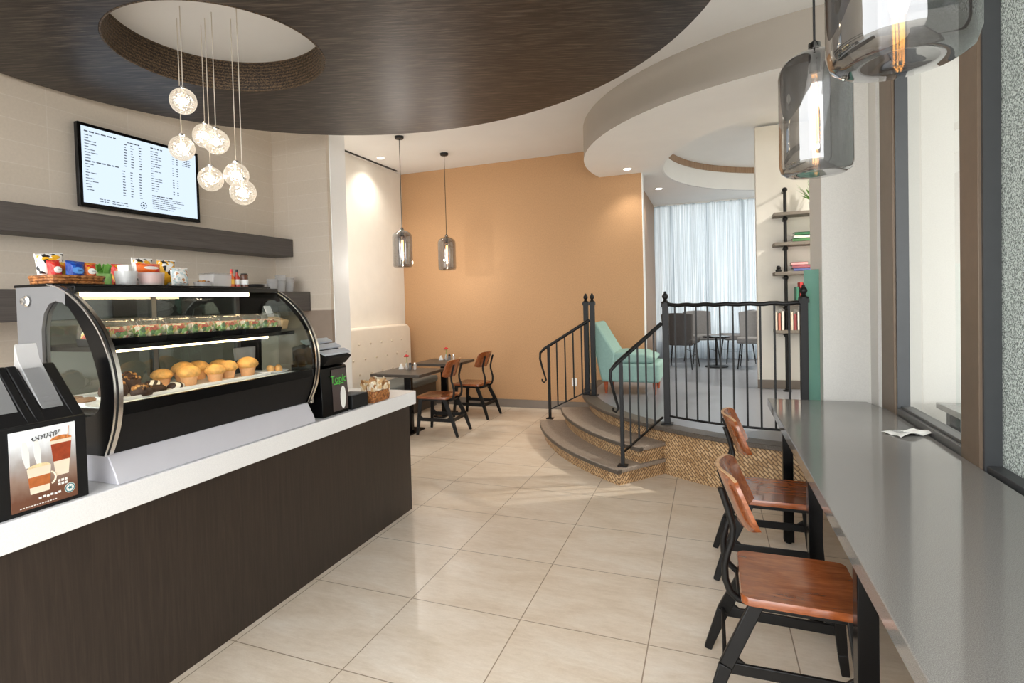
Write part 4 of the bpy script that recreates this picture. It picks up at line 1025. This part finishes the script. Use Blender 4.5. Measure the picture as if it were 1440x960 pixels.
# back as a bevelled panel with rounded far top corner
pr=[(-Lb,.20),(Lb,.20),(Lb,1.02)]+[(Lb-.14+.14*cos(rad(a)),1.10+.14*sin(rad(a))) for a in range(0,91,15)]+[(-Lb,1.24)]
mb=MB(); mb.prism([(y,z) for y,z in pr],0,.15,'x'); mb.build('back',M['booth'],bq,bevel=.03,seg=4)
mb=MB()
for r in range(3):
    for c in range(9):
        y=-Lb+.15+c*.27+(.135 if r%2 else 0); z=.62+r*.2
        if y<Lb-.12: mb.ball((.152,y,z),.016,10,6)
mb.build('buttons',pm('button_cream',rgb(206,190,168),.5),bq,smooth=80)
MB().box(.0,.60,-Lb,Lb,.36,.46).build('seat',M['boothseat'],bq,bevel=.035,seg=4)
MB().box(.0,.56,-Lb+.01,Lb-.01,.0,.36).build('base',M['tabledark'],bq,bevel=.004)

# ------------------------------------------------------------------ railings
def finial(m,x,y,z,r):
    m.lathe([(0,0),(r*1.35,0),(r*1.35,.012),(r*.8,.02),(r*.55,.035),(r*.9,.048),(r*1.05,.062),(r*.85,.078),(r*.45,.088),(r*.5,.096),(r*.3,.104),(0,.106)],14,c=(x,y,z))
def post(parent,x,y,z0,z1,r=.026):
    m=MB(); m.box(x-r,x+r,y-r,y+r,z0,z1); p=m.build('post',M['iron'],parent,bevel=.003)
    m=MB().box(x-r*1.9,x+r*1.9,y-r*1.9,y+r*1.9,z0,z0+.010); m.build('foot_plate',M['iron'],p,bevel=.002)
    m=MB(); m.box(x-r*1.3,x+r*1.3,y-r*1.3,y+r*1.3,z1-.03,z1); finial(m,x,y,z1,r); m.build('finial',M['iron'],p,smooth=50)
    return p
ZP=.4315
gr=thing('guard_railing','black iron railing with upright bars along the platform edge','railing',(0,0,0))
a0,a1=232.6,257
def gp_(a): 
    f=(a-a0)/(a1-a0); r=2.56-.13*f**2
    return (C0[0]+r*cos(rad(a)),C0[1]+r*sin(rad(a)))
pA=gp_(a0); pB=gp_(a1)
post(gr,pA[0],pA[1],ZP,1.485); post(gr,pB[0],pB[1],ZP,1.50,.026)
AS=[a0+(a1-a0)*k/24 for k in range(25)]
MB().tube([(*gp_(a),1.470+.004*sin(k*1.7)) for k,a in enumerate(AS)],.017,8).build('top_rail',M['iron'],gr,smooth=60)
MB().tube([(*gp_(a),.505) for a in AS],.010,6).build('bottom_rail',M['iron'],gr,smooth=60)
NBL=11
for k in range(1,NBL):
    a=a0+(a1-a0)*k/NBL; x,y=gp_(a)
    MB().box(x-.007,x+.007,y-.007,y+.007,.505,1.465).build('baluster',M['iron'],gr)
def stair_rail(name,label,top,low,zt,zl,base_low,curl_dir,second=None):
    o=thing(name,label,'railing',(0,0,0),0,'stair handrails')
    if top is not None and second: post(o,second[0],second[1],ZP,1.50)
    post_needed=top
    T=Vector((top[0],top[1],zt)); Lw=Vector((low[0],low[1],zl))
    D=(Lw-T); e=Lw+D.normalized()*.06
    cd=Vector(curl_dir)
    path=[T,T+D*.5,Lw,e,e+cd*.05+Vector((0,0,-.05)),e+cd*.055+Vector((0,0,-.12)),e+cd*.03+Vector((0,0,-.22)),e-cd*.0+Vector((0,0,-.32)),e-cd*.015+Vector((0,0,-.37)),e+cd*.01+Vector((0,0,-.40)),e+cd*.035+Vector((0,0,-.385)),e+cd*.035+Vector((0,0,-.36))]
    MB().tube(path,[.018,.018,.018,.017,.014,.013,.012,.011,.010,.009,.009,.009],8).build('handrail',M['iron'],o,smooth=60)
    nw=MB().box(low[0]-.015,low[0]+.015,low[1]-.015,low[1]+.015,base_low,zl).build('newel',M['iron'],o,bevel=.002)
    MB().box(low[0]-.04,low[0]+.04,low[1]-.04,low[1]+.04,base_low,base_low+.010).build('foot_plate',M['iron'],nw,bevel=.002)
    bt=Vector((top[0],top[1],.495)); bl=Vector((low[0],low[1],base_low+.11))
    MB().bar(bt,bl,.014,.014).build('lower_rail',M['iron'],o)
    for k in range(1,5):
        f=k/5; p=T.lerp(Lw,f); q=bt.lerp(bl,f)
        MB().box(p.x-.007,p.x+.007,p.y-.007,p.y+.007,q.z,p.z).build('baluster',M['iron'],o)
    return o
ZS1=.1405
stair_rail('stair_handrail','black iron handrail on the right side of the steps, ending in a scroll',(pA[0]-.035,pA[1]-.032),(-.691,4.692),1.31,1.03,ZS1,(-.75,-.66,0))
lp=(-1.245,6.36)
sr=stair_rail('stair_handrail','black iron handrail left of the steps with two finial posts before the terracotta wall',(lp[0]-.035,lp[1]),(-1.765,6.33),1.30,1.00,ZS1,(-1,0,0),None)
post(sr,lp[0],lp[1],ZP,1.50); post(sr,lp[0]-.085,lp[1]+.055,ZP,1.50)

# ------------------------------------------------------------------ lounge furniture
tc=thing('slipper_chair','teal armless lounge chair beside the top of the steps','chair',(-.86,6.80,ZP-.001))
def cush(x0,x1,y0,y1,z0,z1,b=.03): return MB().box(x0,x1,y0,y1,z0,z1)
MB().box(-.24,.33,-.30,.30,.14,.36).build('seat',M['teal'],tc,bevel=.03,seg=4)
MB().prism([(-.26,.36),(.26,.36),(.30,.42),(.16,.475),(-.10,.485),(-.26,.47)],-.295,.295,'y').build('seat_cushion',M['teal'],tc,bevel=.03,seg=4)
MB().prism([(-.32,.14),(-.20,.14),(-.16,.47),(-.37,.83),(-.42,.83),(-.40,.5)],-.30,.30,'y').build('backrest',M['teal'],tc,bevel=.02,seg=3)
for sx in (-.28,.27):
    for sy in (-.24,.24): MB().lathe([(0,0),(.014,0),(.026,.14),(0,.14)],14,c=(sx,sy,0)).build('leg',M['legwood'],tc)
def lounge_chair(label,x,y,rz,mat):
    o=thing('dining_chair',label,'chair',(x,y,ZP-.001),rz,'grey upholstered lounge chairs')
    MB().prism([(-.20,.38),(.24,.38),(.25,.46),(.22,.475),(-.20,.46)],-.23,.23,'y').build('seat',mat,o,bevel=.02,seg=3)
    def bf(u,v):
        yy=(2*u-1)*(.235-.02*(1-v)); return (-.22-.06*v+.05*(2*u-1)**2,yy,.36+.50*v-.02*(2*u-1)**2*v)
    MB().sheet(bf,10,8,t=(.05,0,0)).build('backrest',mat,o,bevel=.012,smooth=60)
    for sx,sy in ((-.2,-.2),(-.2,.2),(.2,-.2),(.2,.2)):
        MB().tube([(sx*.9,sy*.9,.38),(sx*1.1,sy*1.1,0)],[.011,.008],6).build('leg',M['iron'],o)
    MB().bar((-.2,-.19,.2),(.2,-.19,.2),.008,.008).bar((-.2,.19,.2),(.2,.19,.2),.008,.008).build('stretcher',M['iron'],o)
    return o
lounge_chair('dark grey upholstered chair with its back to the room, next to the railing post',-.42,9.15,1.35,M['dkfab'])
lounge_chair('grey upholstered chair facing the room beside the dark one',-.13,9.97,-1.2,M['greyfab'])
lounge_chair('grey upholstered chair past the small black table, its side to the room',.42,10.02,.2+PI,M['greyfab'])
lounge_chair('grey upholstered chair at the edge of the bookshelf wall facing the room',.63,9.3,-1.7,M['greyfab'])
o=thing('side_table','small black round-based side table between the grey lounge chairs','table',(.09,9.35,ZP-.001))
MB().lathe([(0,.46),(.2,.46),(.2,.478),(0,.478)],32).build('tabletop',M['blackgloss'],o)
MB().lathe([(0,0),(.17,0),(.17,.012),(.03,.022),(0,.022)],28).build('base',M['iron'],o)
MB().tube([(0,0,.02),(0,0,.46)],.015,10).build('stem',M['iron'],o)
# sheer curtain
def m_curtain():
    t=NT('sheer_white_curtain'); 
    w=t.noise(t.coord((26,1,.15)),3,3,.6)
    c=t.ramp(w,[(.3,rgb(140,150,160)),(.5,rgb(188,198,207)),(.64,rgb(224,230,236))])
    tl=t.new('ShaderNodeBsdfTranslucent'); t.link(c,tl.inputs[0]); df=t.new('ShaderNodeBsdfDiffuse'); t.link(c,df.inputs[0]); tr=t.new('ShaderNodeBsdfTransparent')
    a=t.new('ShaderNodeMixShader'); a.inputs[0].default_value=.4; t.link(tl.outputs[0],a.inputs[1]); t.link(df.outputs[0],a.inputs[2])
    b=t.new('ShaderNodeMixShader'); b.inputs[0].default_value=.07; t.link(a.outputs[0],b.inputs[1]); t.link(tr.outputs[0],b.inputs[2])
    return t.done(b.outputs[0])
M['curtain']=m_curtain()
cu=thing('sheer_curtain','white sheer curtain covering the lounge window','curtain',(1.0,10.45,ZP))
def cf(u,v):
    x=-1.93+u*4.4; return (x,.035*sin(x*42)+.018*sin(x*17+1),.01+v*2.72)
MB().sheet(cf,420,3).build('drape',M['curtain'],cu,smooth=80,fix=False)
MB().box(-1.93,2.6,-.02,.02,2.725,2.747).build('curtain_track',M['white'],cu)

# ------------------------------------------------------------------ pipe bookshelf
bs=thing('pipe_bookshelf','wall bookshelf of dark boards on a black iron pipe beside the pillar','bookshelf',(.81,7.28,ZP))
MB().tube([(0,-.17,.012),(0,-.17,2.30)],.018,10).build('pipe',M['iron'],bs,smooth=60)
MB().lathe([(0,0),(.045,0),(.045,.01),(.022,.018),(.022,.03),(0,.03)],16,c=(0,-.17,0)).build('floor_flange',M['iron'],bs)
SHZ=[2.02,1.685,1.355,1.01,.70]
for z in SHZ:
    MB().box(-.12,.75,-.26,.0,z-.038,z).build('shelf_board',m_wood('weathered_board',rgb(96,88,80),rgb(116,108,98),rgb(134,126,116),.6,(1,14,14)),bs,bevel=.004)
    MB().tube([(0,-.17,z-.065),(0,.012,z-.065)],.016,8).ball((0,-.17,z-.065),.028,12,8).build('pipe_arm',M['iron'],bs,smooth=60)
MB().tube([(0,-.17,2.28),(0,.012,2.28)],.016,8).ball((0,-.17,2.28),.028,12,8).build('pipe_arm',M['iron'],bs,smooth=60)
# second pipe further along, behind the pillar
def book(label,x,y,z,sx,sy,sz,col,group,stand=True,tilt=0):
    o=thing('book',label,'book',(x,y,z),0,group)
    if tilt: o.rotation_euler=(0,tilt,0)
    c=pm('cover_%d_%d_%d'%tuple(int(255*q) for q in col[:3]),col,.5,var=.1)
    if stand:   # spine towards -y, thickness along x
        MB().box(0,sx*.12,0,sy,0,sz).box(sx*.88,sx,0,sy,0,sz).box(0,sx,0,.004,0,sz).build('cover',c,o)
        MB().box(sx*.12,sx*.88,.004,sy-.005,.004,sz-.005).build('pages',M['paper'],o)
    else:       # lying flat, spine towards -y
        MB().box(0,sx,0,sy,0,sz*.12).box(0,sx,0,sy,sz*.88,sz).box(0,sx,0,.004,0,sz).build('cover',c,o)
        MB().box(.004,sx-.004,.004,sy-.006,sz*.12,sz*.88).build('pages',M['paper'],o)
    return o
def wz(i): return ZP+SHZ[i]+.0008
Gb='books on the pipe bookshelf'
yb=7.04
# second shelf: flat green stack
for k,(col,nm) in enumerate(((rgb(70,120,74),'green'),(rgb(226,220,204),'cream'),(rgb(44,104,66),'dark green'))):
    book('%s book lying in the stack on the second shelf, %s'%(nm,('at the bottom','in the middle','on top')[k]),.875+.01*k,yb,wz(1)+k*.0345,.24,.17,.034,col,Gb,False)
for k,(col,nm) in enumerate(((rgb(88,96,150),'blue'),(rgb(150,84,96),'maroon'),(rgb(222,160,160),'pink'))):
    book('%s book lying in the stack on the third shelf, %s'%(nm,('at the bottom','in the middle','on top')[k]),(.88,.87,.78)[k] if k<2 else .86,yb+.005*k,wz(2)+k*.0345,.20-.02*k,.17,.034,col,Gb,False)
o=thing('camera_ornament','small black round ornament on the third shelf beside the stacked books','ornament',(.735,7.09,wz(2)))
MB().lathe([(0,0),(.03,0),(.032,.02),(.02,.035),(.026,.05),(.012,.07),(0,.072)],16).build('body',M['black'],o)
x=.90
for k,(col,nm,h) in enumerate(((rgb(60,120,96),'dark green',.17),(rgb(196,60,56),'red',.22),(rgb(214,84,78),'coral',.21),(rgb(80,150,120),'mint green',.2),(rgb(180,60,60),'brick red',.22))):
    book('%s book standing on the fourth shelf, number-free spine beside its neighbours'%nm if False else '%s book standing upright on the fourth shelf'%nm,x,yb,wz(3),.034,.16,h,col,Gb,True); x+=.0365
x=.685
for k,(col,nm,h) in enumerate(((rgb(226,214,196),'cream',.2),(rgb(206,130,110),'salmon',.19),(rgb(232,226,214),'ivory',.21))):
    book('%s book standing upright on the lowest shelf, before the pipe'%nm,x,yb,wz(4),.030,.16,h,col,Gb,True); x+=.0325
x=.84
for k,(col,nm,h) in enumerate(((rgb(224,208,186),'tan',.2),(rgb(150,70,70),'wine red',.18),(rgb(240,234,222),'off-white',.2),(rgb(90,150,120),'sea green',.16),(rgb(190,84,80),'rose red',.19),(rgb(96,110,140),'slate blue',.2))):
    book('%s book standing upright on the lowest shelf, past the pipe'%nm,x,yb,wz(4),.032,.16,h,col,Gb,True); x+=.0345
o=thing('potted_plant','green leafy plant on the top shelf, half hidden by the pillar','plant',(1.11,7.14,wz(0)))
MB().lathe([(0,0),(.05,0),(.065,.10),(.06,.105),(.055,.09),(0,.09)],20).build('pot',M['white'],o)
mb=MB(); rr=random.Random(2)
for k in range(34):
    a=rr.uniform(0,2*PI); el=rr.uniform(.35,1.35); Ln=rr.uniform(.18,.32)
    d_=Vector((cos(a)*cos(el),sin(a)*cos(el)*.6,sin(el))); p0=Vector((0,0,.09)); p1=p0+d_*Ln*.6; p2=p0+d_*Ln+Vector((0,0,-.01))
    w=Vector((-sin(a),cos(a),.2)).normalized()*.011
    mb.add([p0,p1-w,p2,p1+w,p1+Vector((0,0,.004))],[(0,1,4),(0,4,3),(1,2,4),(4,2,3)])
mb.build('leaves',M['green'],o,smooth=0,fix=False)

o=thing('added_ring_light','unseen light ring added above the dark ceiling panel to brighten the ceiling','fill light',(DC[0],DC[1],3.43))  # glowing ring added above the disc to brighten the white ceiling
MB().tube([((DR-.12)*cos(2*PI*k/96),(DR-.12)*sin(2*PI*k/96),.0) for k in range(96)],.012,6,closed=True).build('light_tube',emis('added_ring_glow',(1,.95,.88,1),10),o)
# ------------------------------------------------------------------ downlights (fixtures)
def downlight(label,x,y,z,power,spot=110,col=(1,.93,.82)):
    o=thing('downlight',label,'downlight',(x,y,z),0,'recessed downlights')
    MB().lathe([(.045,-.001),(.062,-.004),(.064,.0),(.05,.0)],24).build('trim_ring',M['white'],o)
    MB().lathe([(0,-.0015),(.045,-.0015),(.045,-.0005),(0,-.0005)],24).build('lens',M['downlight'],o)
    l=bpy.data.lights.new('downlight_beam','SPOT'); l.energy=power; l.spot_size=rad(spot); l.spot_blend=.8; l.shadow_soft_size=.05; l.color=col
    lo=bpy.data.objects.new('downlight_beam',l); COL.objects.link(lo); lo.parent=o; lo.location=(0,0,-.02)
    return o
downlight('round downlight in the soffit close to the terracotta wall',-.94,7.30,3.18,14,110)
downlight('round downlight in the soffit in front of the lounge curtain',-.68,8.85,3.18,14,110)
for x,y,lb in ((-4.15,5.6,'nearer round downlight in the ceiling above the banquette'),(-4.15,6.6,'farther round downlight in the ceiling above the banquette')):
    downlight(lb,x,y,ZC,22,130)
def lamp(kind,name,loc,energy,col=(1,1,1),rot=None,**k):
    l=bpy.data.lights.new(name,kind); l.energy=energy; l.color=col
    for a,b in k.items(): setattr(l,a,b)
    o=bpy.data.objects.new(name,l); COL.objects.link(o); o.location=loc
    if rot: o.rotation_euler=rot
    return o
for x,y,lb in ((2.3,6.2,'unseen downlight added in the round recess to brighten the lounge, near side'),(2.6,9.2,'unseen downlight added in the round recess to brighten the lounge, far side')):  # both added out of view to brighten the lounge
    downlight(lb,x,y,3.53,340,150)

# ------------------------------------------------------------------ world and camera
w=bpy.data.worlds.new('World'); SC.world=w; w.use_nodes=True
bg=w.node_tree.nodes['Background']; bg.inputs[0].default_value=(.965,.985,1.0,1); bg.inputs[1].default_value=3.2

F,YAW,PIT,ROL,CX,CY=781.4531339666466,0.3819783386955617,-0.024030799125187765,-0.027218555085412537,683.730285535689,442.45031554249664
fw=Vector((-sin(YAW)*cos(PIT),cos(YAW)*cos(PIT),sin(PIT)))
r=Vector((cos(YAW),sin(YAW),0)); u=r.cross(fw)
R_=r*cos(ROL)+u*sin(ROL); U_=-r*sin(ROL)+u*cos(ROL)
cam=bpy.data.cameras.new('Camera'); co=bpy.data.objects.new('Camera',cam); COL.objects.link(co)
mt=Matrix((R_,U_,-fw)).transposed().to_4x4(); mt.translation=(0,0,1.545); co.matrix_world=mt
cam.sensor_width=36; cam.sensor_fit='HORIZONTAL'; cam.lens=F/1440*36
cam.shift_x=(720-CX)/1440; cam.shift_y=(CY-480)/1440; cam.clip_start=.02
SC.camera=co
vs=SC.view_settings; vs.view_transform='Standard'; vs.look='None'; vs.gamma=1; vs.use_curve_mapping=False; vs.exposure=.95
SC.cycles.use_denoising=True
SC.cycles.max_bounces=10; SC.cycles.diffuse_bounces=5; SC.cycles.transparent_max_bounces=24; SC.cycles.glossy_bounces=5
SC.cycles.caustics_reflective=False; SC.cycles.caustics_refractive=False; SC.cycles.sample_clamp_indirect=6
